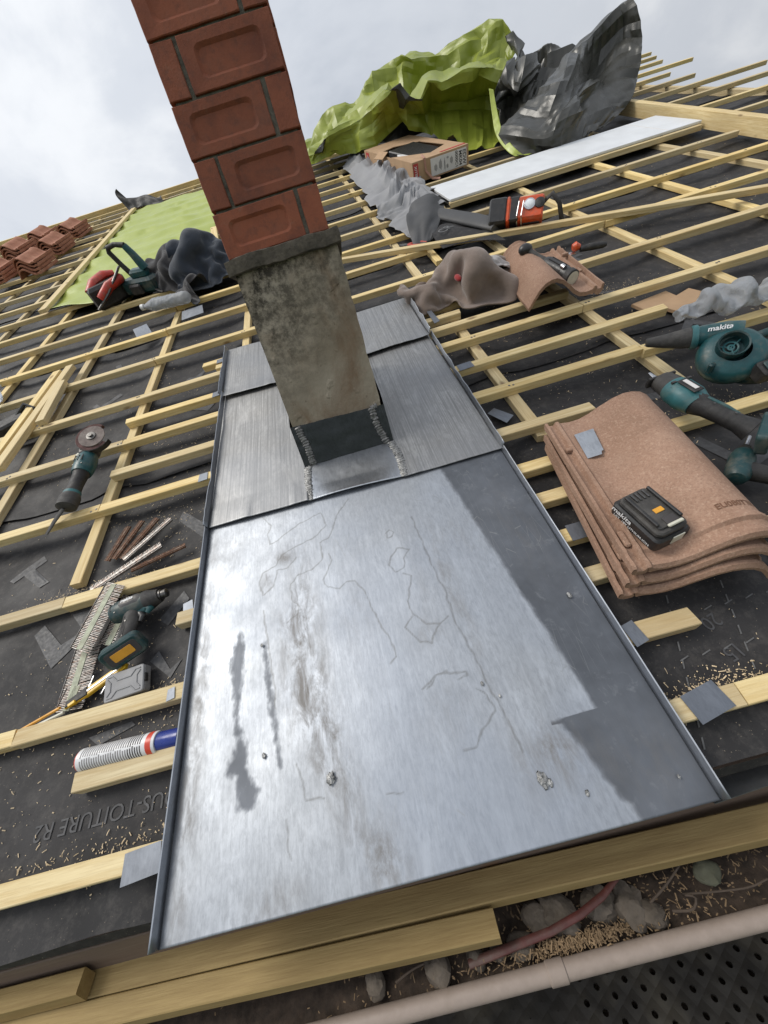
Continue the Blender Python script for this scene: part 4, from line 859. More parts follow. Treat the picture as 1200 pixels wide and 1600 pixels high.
def relax(P, ex, iters, anchor, wrap=False, hmin=None, seed_=0, bend=0.25, na=0.012):
    """let a sheet with more cloth than room buckle into folds: P is rows x cols x 3, ex the excess of cloth"""
    P0 = P.copy(); rg_ = np.random.default_rng(seed_)
    for sm, am in ((2, na * .4), (6, na), (14, na * 1.6)):
        nz = rg_.normal(size=P.shape)
        for _ in range(sm):
            nz = (nz + np.roll(nz, 1, 0) + np.roll(nz, -1, 0) + np.roll(nz, 1, 1) + np.roll(nz, -1, 1)) / 5
        P = P + nz / (np.abs(nz).mean() + 1e-9) * am * 0.6
    offs = [(0, 1, .45), (1, 0, .45), (1, 1, .35), (1, -1, .35), (0, 2, bend), (2, 0, bend), (0, 4, bend * .5), (4, 0, bend * .5)]
    def ab(X, dj, di):
        J, I = X.shape[:2]
        if wrap and di: return X[:J - dj], np.roll(X, -di, 1)[dj:]
        a = X[:J - dj, max(0, -di):I - max(0, di)]; b = X[dj:, max(0, di):I - max(0, -di)]; return a, b
    fz = rg_.normal(size=P.shape[:2])
    for _ in range(5): fz = (fz + np.roll(fz, 1, 0) + np.roll(fz, -1, 0) + np.roll(fz, 1, 1) + np.roll(fz, -1, 1)) / 5
    fz = np.clip(0.5 + 0.45 * fz / (fz.std() + 1e-9), 0, 1.2); EX = 1 + (ex - 1) * 2 * fz       # cloth bunches in places and lies taut in others
    rest = []
    for dj, di, k_ in offs:
        a, b = ab(P0, dj, di); ea, eb = ab(EX, dj, di); rest.append(np.linalg.norm(b - a, axis=2) * (ea + eb) / 2)
    J, I = P.shape[:2]
    for it in range(iters):
        for (dj, di, k_), r_ in zip(offs, rest):
            a, b = ab(P, dj, di); d = b - a; l_ = np.linalg.norm(d, axis=2) + 1e-9
            c_ = d * ((l_ - r_) / l_ * 0.5 * k_)[..., None]
            Q_ = np.zeros_like(P)
            if wrap and di: Q_[:J - dj] += c_; Q_[dj:] -= np.roll(c_, di, 1)
            else:
                Q_[:J - dj, max(0, -di):I - max(0, di)] += c_; Q_[dj:, max(0, di):I - max(0, -di)] -= c_
            P = P + Q_
        P = P + (P0 - P) * anchor
        if hmin is not None: P[..., 2] = np.maximum(P[..., 2], hmin)
    return P
def upsample(P, f, wrap=False, smooth=0):
    """finer grid with flat facets between the folds; smooth rounds them off"""
    def up(A, ax, wr):
        n = A.shape[ax]; m_ = n * f if wr else (n - 1) * f + 1; x = np.arange(m_) / f; i0 = np.floor(x).astype(int); t = x - i0
        i1 = (i0 + 1) % n if wr else np.minimum(i0 + 1, n - 1); i0 = i0 % n if wr else np.minimum(i0, n - 1)
        sh = [1] * A.ndim; sh[ax] = m_; t = t.reshape(sh); return np.take(A, i0, ax) * (1 - t) + np.take(A, i1, ax) * t
    P = up(up(P, 0, False), 1, wrap)
    for _ in range(smooth):
        Q_ = P.copy(); Q_[1:-1] = (P[:-2] + 2 * P[1:-1] + P[2:]) / 4; P = Q_; Q_ = P.copy()
        if wrap: Q_ = (np.roll(P, 1, 1) + 2 * P + np.roll(P, -1, 1)) / 4
        else: Q_[:, 1:-1] = (P[:, :-2] + 2 * P[:, 1:-1] + P[:, 2:]) / 4
        P = Q_
    return P
def crumple(P, ex, anchor, hmin, seed_, bend=0.12, wrap=False, f1=2, f2=2, ex2=None, smooth=1, sp=0.1, fine=None):
    """folds at three scales, coarse to fine"""
    ex2 = ex2 or 1 + (ex - 1) * 0.42
    P = relax(P, ex, 120, anchor, wrap, hmin, seed_, bend, sp * 0.22)
    P = upsample(P, f1, wrap, smooth); P = relax(P, ex2, 70, 0.02, wrap, hmin, seed_ + 1, bend, sp * 0.10)
    P = upsample(P, f2, wrap, smooth); P = relax(P, 1 + (ex2 - 1) * 0.30, 30, 0.03, wrap, hmin, seed_ + 2, 0.2, sp * 0.03)
    P = upsample(P, 2, wrap, smooth)
    if fine:
        a = np.gradient(P, axis=1); b = np.gradient(P, axis=0); n_ = np.cross(a, b); n_ /= np.linalg.norm(n_, axis=2, keepdims=True) + 1e-9
        d = np.array([[crease(Vector(q) * fine[1] + Vector((seed_, 0, 0)), 0.5) for q in r] for r in P]); P = P + n_ * (d * fine[0])[..., None]
    if hmin is not None: P[..., 2] = np.maximum(P[..., 2], hmin)
    return P
def sheet_mb(P, wrap=False):
    nv, nu = P.shape[:2]; mb = MB(); mb.v = [tuple(map(float, q)) for q in P.reshape(-1, 3)]; n_ = nu if wrap else nu - 1
    mb.f = [(j * nu + i, j * nu + (i + 1) % nu, (j + 1) * nu + (i + 1) % nu, (j + 1) * nu + i) for j in range(nv - 1) for i in range(n_)]
    if wrap: mb.f += [tuple(range(nu))[::-1], tuple((nv - 1) * nu + j for j in range(nu))]
    return mb
def cloth_patch(G, nu, nv, amp, sc, seed_=0.0, stretch=(1, 1, 1), hmin=None, edge=0.0, ex=1.0, anchor=0.012, bend=0.12, f=(2, 2), ex2=None, soft=1, sp=0.1, fine=None):
    """smooth surface through a control grid, crumpled along its normal"""
    P = [[None] * nu for _ in range(nv)]
    for i in range(nu):
        colp = [cline(r, i / (nu - 1)) for r in G]
        for j in range(nv): P[j][i] = cline(colp, j / (nv - 1))
    Q = [[None] * nu for _ in range(nv)]
    for j in range(nv):
        for i in range(nu):
            a = P[j][min(i + 1, nu - 1)] - P[j][max(i - 1, 0)]; b = P[min(j + 1, nv - 1)][i] - P[max(j - 1, 0)][i]
            n_ = a.cross(b); n_ = n_.normalized() if n_.length > 1e-9 else Vector((0, 0, 1)); p = P[j][i]
            q = Vector((p.x * stretch[0], p.y * stretch[1], p.z * stretch[2])) * sc + Vector((seed_, seed_ * 1.7, seed_ * 0.6))
            d = amp * crease(q) + amp * 0.20 * crease(q * 2.4 + Vector((5, 5, 5)))
            w = p + n_ * d
            if edge and (i in (0, nu - 1) or j in (0, nv - 1)): w += Vector((fb(w.x * 9, w.y * 9, 2), fb(w.x * 9, w.y * 9, 5), 0)) * edge
            if hmin is not None: w.z = max(w.z, hmin)
            Q[j][i] = w
    A = np.array([[tuple(w) for w in r] for r in Q])
    if ex > 1.0: A = crumple(A, ex, anchor, hmin, int(seed_ * 10), bend, False, f[0], f[1], ex2, soft, sp, fine)
    return sheet_mb(A)
th = thing('tarpaulin_heap', 'crumpled heap of lime green and dark grey tarpaulin near the ridge', 'tarpaulin', MR)
back = [(0.25 + 0.28 * i, 7.0 - 0.1 * i, 0.03) for i in range(9)]; back2 = [(0.24 + 0.28 * i, 6.75 - 0.08 * i, 0.2 + 0.05 * i) for i in range(9)]
cloth_patch([back, back2] + G1, 25, 21, 0.02, 1.3, 3.0, (1, 0.8, 1.8), 0.004, ex=1.15, anchor=0.03, sp=0.09, ex2=1.07, soft=0, fine=(0.013, 2.6)).build('green_folds', 'tarp_green', th, smooth=16)
gf = [o for o in th.children if o.name.startswith('green_folds')][0].data
if sum(q.normal.z - 0.6 * q.normal.y for q in gf.polygons) < 0: gf.flip_normals()
cloth_patch(D1, 12, 13, 0.02, 1.8, 8.0, (1, 1, 1.4), 0.004, ex=1.22, anchor=0.012, sp=0.09, soft=0, fine=(0.014, 3.2)).build('grey_folds', 'tarp_grey', th, smooth=16, solid=0.002)
D2b = [[(p[0] - 0.05, p[1] + 0.25, max(0.02, p[2] - 0.12)) for p in D2[0]]] + D2
cloth_patch(D2b, 15, 16, 0.012, 1.3, 1.3, (1.3, 0.9, 0.9), 0.004, ex=1.055, anchor=0.035, sp=0.07, ex2=1.045, soft=0, fine=(0.013, 2.0)).build('grey_flap', 'tarp_grey', th, smooth=16, solid=0.002)
cloth_patch(HM, 50, 8, 0.006, 6, 2, hmin=0.006).build('green_hem', 'tarp_pale', th, smooth=50, solid=0.002)
# second green tarp, lying flat on the left
def flat_tarp(a, b):
    u0 = -2.28 + (-2.42 + 2.28) * b; u1 = -0.86 + 0.12 * math.sin(b * 6) * 0.3 - 0.25 * b
    v0, v1 = 3.80 - 0.43 * a + 0.03 * fb(a * 5, 3), 7.55 - 0.2 * a
    u, v = u0 + (u1 - u0) * a, v0 + (v1 - v0) * b
    ph = ((v - 3.38) / 0.405) % 1.0; sag = -0.018 * math.sin(math.pi * ph) ** 2
    w = 0.010 * max(0, crease(Vector((u * 1.0 + v * 0.4, v * 0.7, 4.0)))) + 0.006 * max(0, crease(Vector((u * 3 + v, v * 2.0, 9.0))))
    return (u, v, 0.007 + max(-0.006, sag + 0.01) + w)
ft = thing('flat_tarpaulin', 'pale green tarpaulin spread flat over the left battens', 'tarpaulin', MR)
sheet_mb(crumple(np.array([[flat_tarp(i / 17, j / 39) for i in range(18)] for j in range(40)]), 1.022, 0.03, 0.004, 5, 0.12, False, 2, 2, 1.016, 1, 0.05, (0.006, 1.6))).build('sheet', 'tarp_pale', ft, smooth=60, solid=0.0015)
plank('loose_plank', 3.78, 0.062, 0.027, 'pine_clean', T(-2.27, 3.70, 0.036, 91.7), 'long pale plank weighing down the left edge of the flat green tarpaulin', 'plank', None, 501)
plank('loose_plank', 0.8, 0.06, 0.027, 'pine_clean', T(-0.80, 3.9, 0.038, 97), 'pale plank on the tarpaulin edge partly hidden by the chimney', 'plank', None, 502)
# black scrap on the ridge
mbk = cloth_patch([[(-2.52, 7.75, 0.01), (-2.40, 7.7, 0.02), (-2.2, 7.65, 0.01), (-2.0, 7.6, 0.01)], [(-2.58, 7.85, 0.14), (-2.45, 7.82, 0.12), (-2.25, 7.78, 0.09), (-2.05, 7.7, 0.05)], [(-2.58, 7.92, 0.20), (-2.48, 7.95, 0.08), (-2.3, 7.95, 0.04), (-2.1, 7.9, 0.02)]], 9, 7, 0.0, 7, 2, hmin=0.004, ex=1.12, sp=0.06)
tag(mbk.build('black_sack', 'rubber', None, MR, smooth=50, solid=0.002), 'small black plastic scrap standing on the ridge above the flat tarpaulin', 'plastic scrap')
# peeled-back underlay round the window opening
fl = thing('peeled_underlay', 'light grey underlay cut open and peeled back beside the cardboard box', 'underlay flap', MR)
FE2 = [[(p[0], p[1], max(0.012, p[2] + 0.02)) for p in r] for r in FE]
FE2[1] = [(p[0], p[1] - 0.12, p[2] + (0.035 if i in (1, 3) else 0.01)) for i, p in enumerate(FE2[1])]
FE2[2] = [(p[0] - 0.02, p[1] - 0.05, p[2] + (0.03 if i % 2 else 0.055)) for i, p in enumerate(FE2[2])]
cloth_patch(FE2, 34, 8, 0.012, 1.6, 4.0, (2.2, 0.7, 1), 0.006, 0.05, ex=1.05, anchor=0.05, sp=0.05, ex2=1.05, soft=0, fine=(0.008, 3.5)).build('torn_flap', 'felt_light', fl, smooth=55, solid=0.002)
cloth_patch([[(0.60, 2.72, 0.012), (0.66, 2.70, 0.01), (0.73, 2.74, 0.012)], [(0.63, 2.95, 0.075), (0.75, 2.92, 0.095), (0.86, 2.98, 0.05)], [(0.72, 3.18, 0.10), (0.84, 3.2, 0.12), (0.97, 3.25, 0.05)]], 9, 9, 0.004, 3, 1, hmin=0.006, ex=1.05, sp=0.04).build('dark_flap', 'felt_dark', fl, smooth=55, solid=0.002)
mb = MB(); mb.tube([(0.80, 3.22, 0.04), (0.88, 2.98, 0.045), (0.98, 2.72, 0.045), (1.06, 2.50, 0.04)], [0.045, 0.055, 0.058, 0.05], 18, sq=(1.2, 0.45)); tag(mb.build('underlay_roll', 'felt_dark', None, MR, smooth=60), 'dark rolled underlay lying between the peeled flap and the orange radio', 'roll')
mbd = cloth_patch([[(0.72, 2.52, 0.008), (0.86, 2.50, 0.01), (1.04, 2.36, 0.008)], [(0.72, 2.72, 0.02), (0.84, 2.68, 0.035), (1.0, 2.5, 0.02)], [(0.78, 2.92, 0.02), (0.88, 2.8, 0.03), (1.0, 2.62, 0.012)]], 9, 8, 0.0, 8, 6, hmin=0.005, ex=1.04, sp=0.04)
sc_ = thing('underlay_offcut', 'black underlay offcut with chalk writing beside the red pliers', 'offcut', MR)
mbd.build('sheet', 'underlay', sc_, smooth=55, solid=0.002)
link(text_mesh('CR', 0.085), 'lettering', 'print_light', sc_, Lm(0.80, 2.70, 0.047, rz=35))

def fold_tube(path, rad, n, m_, ex, seed_, flat=0.7, anchor=0.03, bend=0.10, soft=1, ex2=1.16, fine=(0.022, 9)):
    """a soft sleeve of fabric: a swept form with more cloth than it needs, buckled into folds"""
    A = np.zeros((m_, n, 3))
    for j in range(m_):
        s_ = j / (m_ - 1); p = cline(path, s_); r = cline([(x, 0, 0) for x in rad], s_).x
        t = (cline(path, min(1, s_ + .01)) - cline(path, max(0, s_ - .01))).normalized(); a = t.cross(Vector((0, 0, 1))).normalized(); b = a.cross(t)
        for i in range(n):
            w = 2 * math.pi * i / n; A[j, i] = p + (a * math.cos(w) + b * math.sin(w) * flat) * r
    A[..., 2] = np.maximum(A[..., 2], 0.003)
    return sheet_mb(crumple(A, ex, anchor, 0.003, seed_, bend, True, 2, 2, ex2, soft, 6.28 * max(rad) / n, (max(rad) * fine[0] * 7, fine[1])), True)
jk = thing('work_jacket', 'dark navy and black work jacket heaped beside the chimney', 'jacket', MR)
cloth_patch([[(-1.26, 3.42, .01), (-1.12, 3.30, .01), (-1.0, 3.10, .01), (-.9, 2.98, .01)], [(-1.25, 3.5, .10), (-1.12, 3.42, .13), (-1.0, 3.28, .08), (-.88, 3.1, .05)], [(-1.2, 3.62, .13), (-1.08, 3.58, .16), (-.96, 3.45, .12), (-.86, 3.25, .05)], [(-1.15, 3.75, .02), (-1.04, 3.72, .02), (-.93, 3.6, .02), (-.85, 3.4, .015)]], 15, 13, 0.0, 1, 3.1, hmin=0.004, ex=1.28, anchor=0.03, sp=0.045, ex2=1.12).build('hood', 'jacket_black', jk, smooth=60, solid=0.004)
cloth_patch([[(-1.0, 3.20, .02), (-.85, 3.18, .02), (-.70, 3.2, .02), (-.58, 3.22, .02)], [(-1.02, 3.33, .12), (-.86, 3.30, .14), (-.71, 3.30, .13), (-.58, 3.32, .08)], [(-.98, 3.5, .16), (-.84, 3.48, .18), (-.70, 3.46, .16), (-.57, 3.42, .08)], [(-.95, 3.7, .02), (-.82, 3.7, .02), (-.69, 3.66, .02), (-.57, 3.6, .02)]], 15, 15, 0.0, 1, 5.2, hmin=0.006, ex=1.30, anchor=0.03, sp=0.045, ex2=1.12).build('body', 'jacket_navy', jk, smooth=60, solid=0.004)
bf = thing('brown_fleece', 'brown and grey fleece garment crumpled at the top right of the zinc', 'garment', MR)
cloth_patch([[(.37, 1.87, .010), (.45, 1.82, .008), (.55, 1.80, .008), (.65, 1.76, .010), (.76, 1.75, .008), (.84, 1.79, .010)], [(.36, 1.93, .045), (.45, 1.88, .075), (.56, 1.87, .06), (.66, 1.84, .08), (.77, 1.82, .065), (.86, 1.86, .04)], [(.38, 1.99, .045), (.47, 1.96, .055), (.58, 1.95, .085), (.68, 1.94, .09), (.78, 1.92, .07), (.86, 1.93, .03)], [(.42, 2.04, .01), (.50, 2.05, .01), (.60, 2.06, .012), (.70, 2.05, .012), (.79, 2.02, .01), (.86, 2.0, .01)]], 20, 11, 0.0, 1, 2.2, hmin=0.004, ex=1.34, anchor=0.03, sp=0.026, ex2=1.14).build('body', 'fleece_brown', bf, smooth=60, solid=0.006)
cloth_patch([[(.62, 1.89, .10), (.70, 1.875, .118), (.78, 1.855, .10), (.86, 1.87, .06)], [(.61, 1.95, .112), (.70, 1.935, .128), (.79, 1.91, .108), (.87, 1.91, .055)], [(.63, 2.02, .06), (.71, 2.01, .07), (.80, 1.98, .055), (.87, 1.96, .03)]], 12, 9, 0.0, 1, 6.2, hmin=0.004, ex=1.16, anchor=0.05, sp=0.026).build('lining', 'fleece_grey', bf, smooth=60, solid=0.005)
mb = MB(); mb.ball((0.60, 1.868, 0.088), 0.026, 14, 10, (0.6, 1.2, 0.5)); mb.build('red_patch', 'glove_red', bf)

# ================================================================== TILES
def tile_prof(x):
    P = [(0, .019), (.007, .0195), (.011, .007), (.025, .006), (.029, .0165), (.037, .017), (.044, .009), (.07, .006), (.095, .009), (.12, .021), (.145, .0395), (.172, .057), (.20, .0665), (.222, .0665), (.246, .059), (.268, .043), (.287, .021), (.298, .006), (.306, -.002)]
    for i in range(len(P) - 1):
        if x <= P[i + 1][0]: t = (x - P[i][0]) / (P[i + 1][0] - P[i][0]); t = max(0, t); return P[i][1] + (P[i + 1][1] - P[i][1]) * t
    return P[-1][1]
TX = [0, .0035, .007, .009, .011, .018, .025, .027, .029, .033, .037, .0405, .044, .055, .07, .083, .095, .108, .12, .132, .145, .158, .172, .186, .20, .211, .222, .234, .246, .257, .268, .278, .287, .293, .298, .302, .306]
def nose(y):
    P = [(0, -.004), (.006, .004), (.013, .005), (.024, -.001), (.036, -.001), (.043, .006), (.050, .005), (.062, 0), (.5, 0)]
    for i in range(len(P) - 1):
        if y <= P[i + 1][0]: t = (y - P[i][0]) / (P[i + 1][0] - P[i][0]); return P[i][1] + (P[i + 1][1] - P[i][1]) * t
    return 0
def tile_top(x, y): return tile_prof(x) + nose(y) * (0.4 if x < .045 else 1.0) + 0.0012 * fb(x * 20, y * 12)
def tile_mesh(fine=True):
    ys = [0, .003, .006, .009, .013, .018, .024, .030, .036, .040, .043, .047, .050, .056, .062, .10, .16, .22, .28, .34, .40, .44, .465, .472] if fine else [0, .02, .045, .06, .2, .35, .465]
    xs = TX if fine else [0, .007, .011, .027, .04, .07, .11, .145, .172, .205, .24, .268, .29, .306]
    mb = MB(); n = len(xs); vs = []; fs = []
    for y in ys:
        for x in xs: vs.append((x, y, tile_top(x, y)))
    o = len(vs)
    for y in ys:
        for i, x in enumerate(xs):
            t = 0.013; dz = tile_prof(min(.306, x + .004)) - tile_prof(max(0, x - .004)); l_ = math.hypot(1, dz / .008)
            vs.append((x + t * 0.6 * dz / .008 / l_, y, tile_prof(x) - 0.0115 / l_ - (0.006 if x < .045 else 0)))
    m_ = len(ys)
    for j in range(m_ - 1):
        for i in range(n - 1):
            a = j * n + i; fs += [(a, a + 1, a + n + 1, a + n), (o + a + n, o + a + n + 1, o + a + 1, o + a)]
    for i in range(n - 1): fs += [(o + i, o + i + 1, i + 1, i), ((m_ - 1) * n + i, (m_ - 1) * n + i + 1, o + (m_ - 1) * n + i + 1, o + (m_ - 1) * n + i)]
    for j in range(m_ - 1): fs += [(j * n, j * n + n, o + j * n + n, o + j * n), (o + j * n + n - 1, o + j * n + 2 * n - 1, j * n + 2 * n - 1, j * n + n - 1)]
    mb.add(vs, fs); return mb.mesh('clay_tile', 30)
tm = tile_mesh()
def tile(M, label, group, me=tm, mat='terracotta'):
    o = link(me, 'clay_tile', mat, None, M); return tag(o, label, 'roof tile', group)
# each tile of the near stack
S0 = [(0.408, 0.272, 0.0175, -8.2), (0.418, 0.280, 0.0475, -6.6), (0.430, 0.291, 0.0775, -5.6)]
for i, (u, v, h, rz) in enumerate(S0):
    rt_ = thing('clay_tile', ('bottom', 'middle', 'top')[i] + ' curved clay tile of the stack of three beside the zinc' + (', carrying the battery' if i == 2 else ''), 'roof tile', T(u, v, h, rz), 'stack of three clay tiles')
    link(tm, 'tile_body', 'terracotta', rt_)
    nb = MB(); nb.box((0.022, 0.36, 0.014), (0.016, 0.012, 0.012), bev=0.002); nb.build('nib', 'terracotta', rt_); nb = MB(); nb.box((0.020, 0.075, 0.013), (0.014, 0.04, 0.010), bev=0.003); nb.build('nib', 'terracotta', rt_)
    if i == 2:
        me = text_mesh('EU080TTR', 0.0175, bold=True)
        for v_ in me.vertices: v_.co = (v_.co.x + 0.225, v_.co.y + 0.078, tile_top(v_.co.x + 0.225, v_.co.y + 0.078) + 0.0011)
        simple('stamp', (0.17, 0.085, 0.05), 0.95); link(me, 'stamped_lettering', 'stamp', rt_)
lt = thing('clay_tile', 'single curved clay tile lying loose with a black torch on it', 'roof tile', T(1.145, 1.965, 0.026, 174) @ Matrix.Diagonal((1, 1, 1.38, 1)))
link(tm, 'tile_body', 'terracotta', lt); nb = MB(); nb.box((0.02, 0.12, 0.020), (0.03, 0.012, 0.012), bev=0.002); nb.build('nib', 'terracotta', lt); nb = MB(); nb.box((0.03, 0.30, 0.016), (0.012, 0.04, 0.012), bev=0.002); nb.build('nib', 'terracotta', lt)
# stacks of tiles at the far left
tl = tile_mesh(False)
STK = [(-3.18, 5.30, 4, 'the nearest far-left stack'), (-3.66, 5.42, 4, 'the stack at the left picture edge'), (-3.20, 6.00, 4, 'the middle far-left stack'), (-3.74, 6.2, 5, 'the second stack from the left edge'), (-3.22, 6.72, 4, 'the farthest stack by the green tarpaulin'), (-3.72, 6.9, 4, 'the far stack behind the middle one')]
for si, (u, v, n_, lb) in enumerate(STK):
    for k_ in range(n_):
        tile(T(u + random.uniform(-.012, .012), v + random.uniform(-.015, .015) + 0.012 * k_, 0.018 + 0.031 * k_, 174 + random.uniform(-3, 3)) @ Matrix.Diagonal((0.86, 0.80, 1.15, 1)) @ Lm(-0.306, -0.47, 0), 'red clay tile in %s, %s from the bottom' % (lb, ordn(k_)), 'stacked red clay tiles at the far left', tl, 'terracotta_red')

# ================================================================== TOOLS
def rrect(hx, hy, r_, n=5):
    o = []
    for cx, cy, a0 in ((hx - r_, hy - r_, 0), (-hx + r_, hy - r_, 90), (-hx + r_, -hy + r_, 180), (hx - r_, -hy + r_, 270)):
        for i in range(n): a = R(a0 + 90 * i / (n - 1)); o.append((cx + r_ * math.cos(a), cy + r_ * math.sin(a)))
    return o
def put_text(txt, size, mat, parent, M, bold=True, shear=0.0):
    link(text_mesh(txt, size, bold=bold, shear=shear), 'lettering', mat, parent, M)
# --- battery on the tile stack (local: y long axis)
bt = thing('tool_battery', 'black slide-on tool battery lying on the top tile', 'battery', T(0.520, 0.385, 0.0885, 9, 0, -3) @ Matrix.Scale(1.12, 4))
b = MB(); b.prism(rrect(0.036, 0.056, 0.010), 0.0, 0.033, 0.004); b.build('case', 'black_plastic', bt)
b = MB(); b.prism(rrect(0.031, 0.050, 0.012), 0.033, 0.046, 0.003); b.prism(rrect(0.024, 0.040, 0.004), 0.046, 0.050, 0.001); rl = b.build('slide_top', 'rubber_dusty', bt)
for x in (-0.0235, 0.0235): b = MB(); b.box((x, 0.004, 0.0535), (0.006, 0.078, 0.007), bev=0.0015); b.build('rail', 'black_plastic', bt)
for x in (-0.012, -0.004, 0.004, 0.012): b = MB(); b.box((x, 0.034, 0.0515), (0.003, 0.018, 0.003)); b.build('contact_slot', 'steel_dark', bt)
b = MB(); b.box((0.004, -0.006, 0.0508), (0.018, 0.010, 0.002), bev=.0005); b.build('orange_label', 'orange_label', bt)
b = MB(); b.box((0.006, -0.030, 0.0508), (0.024, 0.016, 0.003), bev=.001); b.build('latch_recess', 'ink', bt)
b = MB(); b.box((0.006, -0.041, 0.0525), (0.030, 0.006, 0.005), bev=.0015); b.build('latch_lip', 'cream_plastic', bt)
b = MB(); b.box((0.008, -0.0563, 0.020), (0.024, 0.002, 0.021), bev=.0005); b.build('gauge_window', 'cream_plastic', bt)
put_text('makita', 0.018, 'white_print', bt, Lm(-0.0367, 0.028, 0.023, rx=90, rz=-90) @ Matrix.Scale(1, 4), True, 0.2)
put_text('LXT  18V LITHIUM-ION', 0.0085, 'white_print', bt, Lm(-0.0367, 0.0, 0.010, rx=90, rz=-90))
# --- zinc offcut on the tile
b = MB(); b.prism([(-.024, -.045), (.010, -.045), (.013, -.035), (.018, -.034), (.024, .045), (-.024, .045)], 0, 0.0014); me = b.mesh('zinc_offcut', 30)
for nm, df in (('dull', -1.0), ('stain', 0.0), ('line', 1.0)): me.attributes.new(nm, 'FLOAT', 'POINT').data.foreach_set('value', [df] * len(me.vertices))
tag(link(me, 'zinc_offcut', 'zinc_dull', None, T(0.545, 0.648, 0.0925, -8, 2, -12)), 'small flat zinc offcut lying on the top tile', 'metal offcut')
def offcut(u, v, h, w, l_, rz, label, rx=0, ry=0):
    b = MB(); b.prism([(-w / 2, -l_ / 2), (w / 2, -l_ / 2 + .006), (w / 2 - .005, l_ / 2), (-w / 2 + .004, l_ / 2)], 0, 0.0014); me = b.mesh('zinc_offcut', 30)
    for nm, df in (('dull', -1.0), ('stain', 0.0), ('line', 1.0)): me.attributes.new(nm, 'FLOAT', 'POINT').data.foreach_set('value', [df] * len(me.vertices))
    tag(link(me, 'zinc_offcut', 'zinc_clip', None, T(u, v, h, rz, rx, ry)), label, 'metal offcut')
offcut(0.458, 1.01, -0.045, 0.045, 0.085, 30, 'grey zinc offcut on the underlay right of the side sheet'); offcut(-1.22, 2.70, -0.012, 0.10, 0.13, 18, 'bright zinc offcut leaning on a batten below the jacket', 25)
offcut(-0.90, 2.80, -0.010, 0.15, 0.10, 3, 'white zinc offcut beneath the clear bottle', 10); offcut(0.43, 1.755, 0.012, 0.028, 0.15, 4, 'narrow folded zinc strap beside the top right sheet corner', 6)
# --- impact driver, lying on its side (local: x nose, y towards body, z up)
dr = thing('impact_driver', 'teal and black cordless impact driver without battery left of the zinc', 'drill', T(-0.770, 0.615, 0.012, 9, 0, 0))
b = MB(); b.tube([(-0.062, 0, 0), (-0.060, 0, 0), (-0.045, 0, 0), (-0.02, 0, 0), (0.02, 0, 0), (0.036, 0, 0)], [0.018, 0.027, 0.031, 0.031, 0.030, 0.027], 22, sq=(1, 0.95)); b.build('motor_housing', 'teal_dark', dr)
b = MB(); b.tube([(-0.045, 0.004, 0.012), (-0.02, 0.004, 0.020), (0.02, 0.004, 0.019), (0.034, 0.002, 0.014)], [0.012, 0.016, 0.016, 0.012], 16, sq=(1.1, 0.8)); b.build('side_label_plate', 'steel_dark', dr)
b = MB(); b.tube([(0.034, 0, 0), (0.040, 0, 0), (0.060, 0, 0), (0.072, 0, 0)], [0.0285, 0.029, 0.022, 0.019], 22); b.build('nose_cone', 'rubber', dr)
b = MB(); b.tube([(0.070, 0, 0), (0.078, 0, 0), (0.079, 0, 0), (0.092, 0, 0), (0.094, 0, 0)], [0.015, 0.015, 0.012, 0.012, 0.009], 18); b.build('bit_holder', 'steel_dark', dr)
b = MB(); b.tube([(-0.004, -0.018, 0), (-0.008, -0.045, 0), (-0.018, -0.075, 0), (-0.026, -0.100, 0), (-0.028, -0.112, 0)], [0.023, 0.0215, 0.020, 0.019, 0.022], 18, sq=(1.05, 0.85)); gp = b.build('grip', 'rubber_dusty', dr)
for q in range(7):
    s_ = q / 6; b = MB(); b.tube([(-0.004 - 0.003 * q + 0.0, -0.035, 0.0172), (-0.020 - 0.003 * q * .6, -0.092, 0.0162)], 0.0012, 6); b.build('grip_rib', 'rubber', gp)
    if q > 3: break
b = MB(); b.tube([(0.010, -0.022, 0), (0.036, -0.020, 0), (0.044, -0.030, 0), (0.036, -0.040, 0)], [0.014, 0.015, 0.011, 0.006], 14, sq=(1, 0.8)); b.build('front_bridge', 'teal', dr)
b = MB(); b.tube([(0.016, -0.032, 0), (0.024, -0.045, 0), (0.018, -0.058, 0)], [0.011, 0.010, 0.006], 12, sq=(1, .8)); b.build('trigger', 'black_plastic', dr)
ft_ = MB(); ft_.prism(rrect(0.052, 0.030, 0.016), -0.014, 0.014, 0.004, Lm(-0.018, -0.128, 0.004, rx=62, ry=0, rz=14)); ff = ft_.build('battery_foot', 'teal_dark', dr)
ft_ = MB(); ft_.prism(rrect(0.041, 0.020, 0.008), 0.0125, 0.0150, 0.001, Lm(-0.018, -0.128, 0.004, rx=62, rz=14)); ft_.build('socket_recess', 'ink', ff)
ft_ = MB(); ft_.prism(rrect(0.027, 0.012, 0.003), 0.0148, 0.0165, 0.0005, Lm(-0.018, -0.128, 0.004, rx=62, rz=14)); ft_.build('yellow_label', 'orange_label', ff)
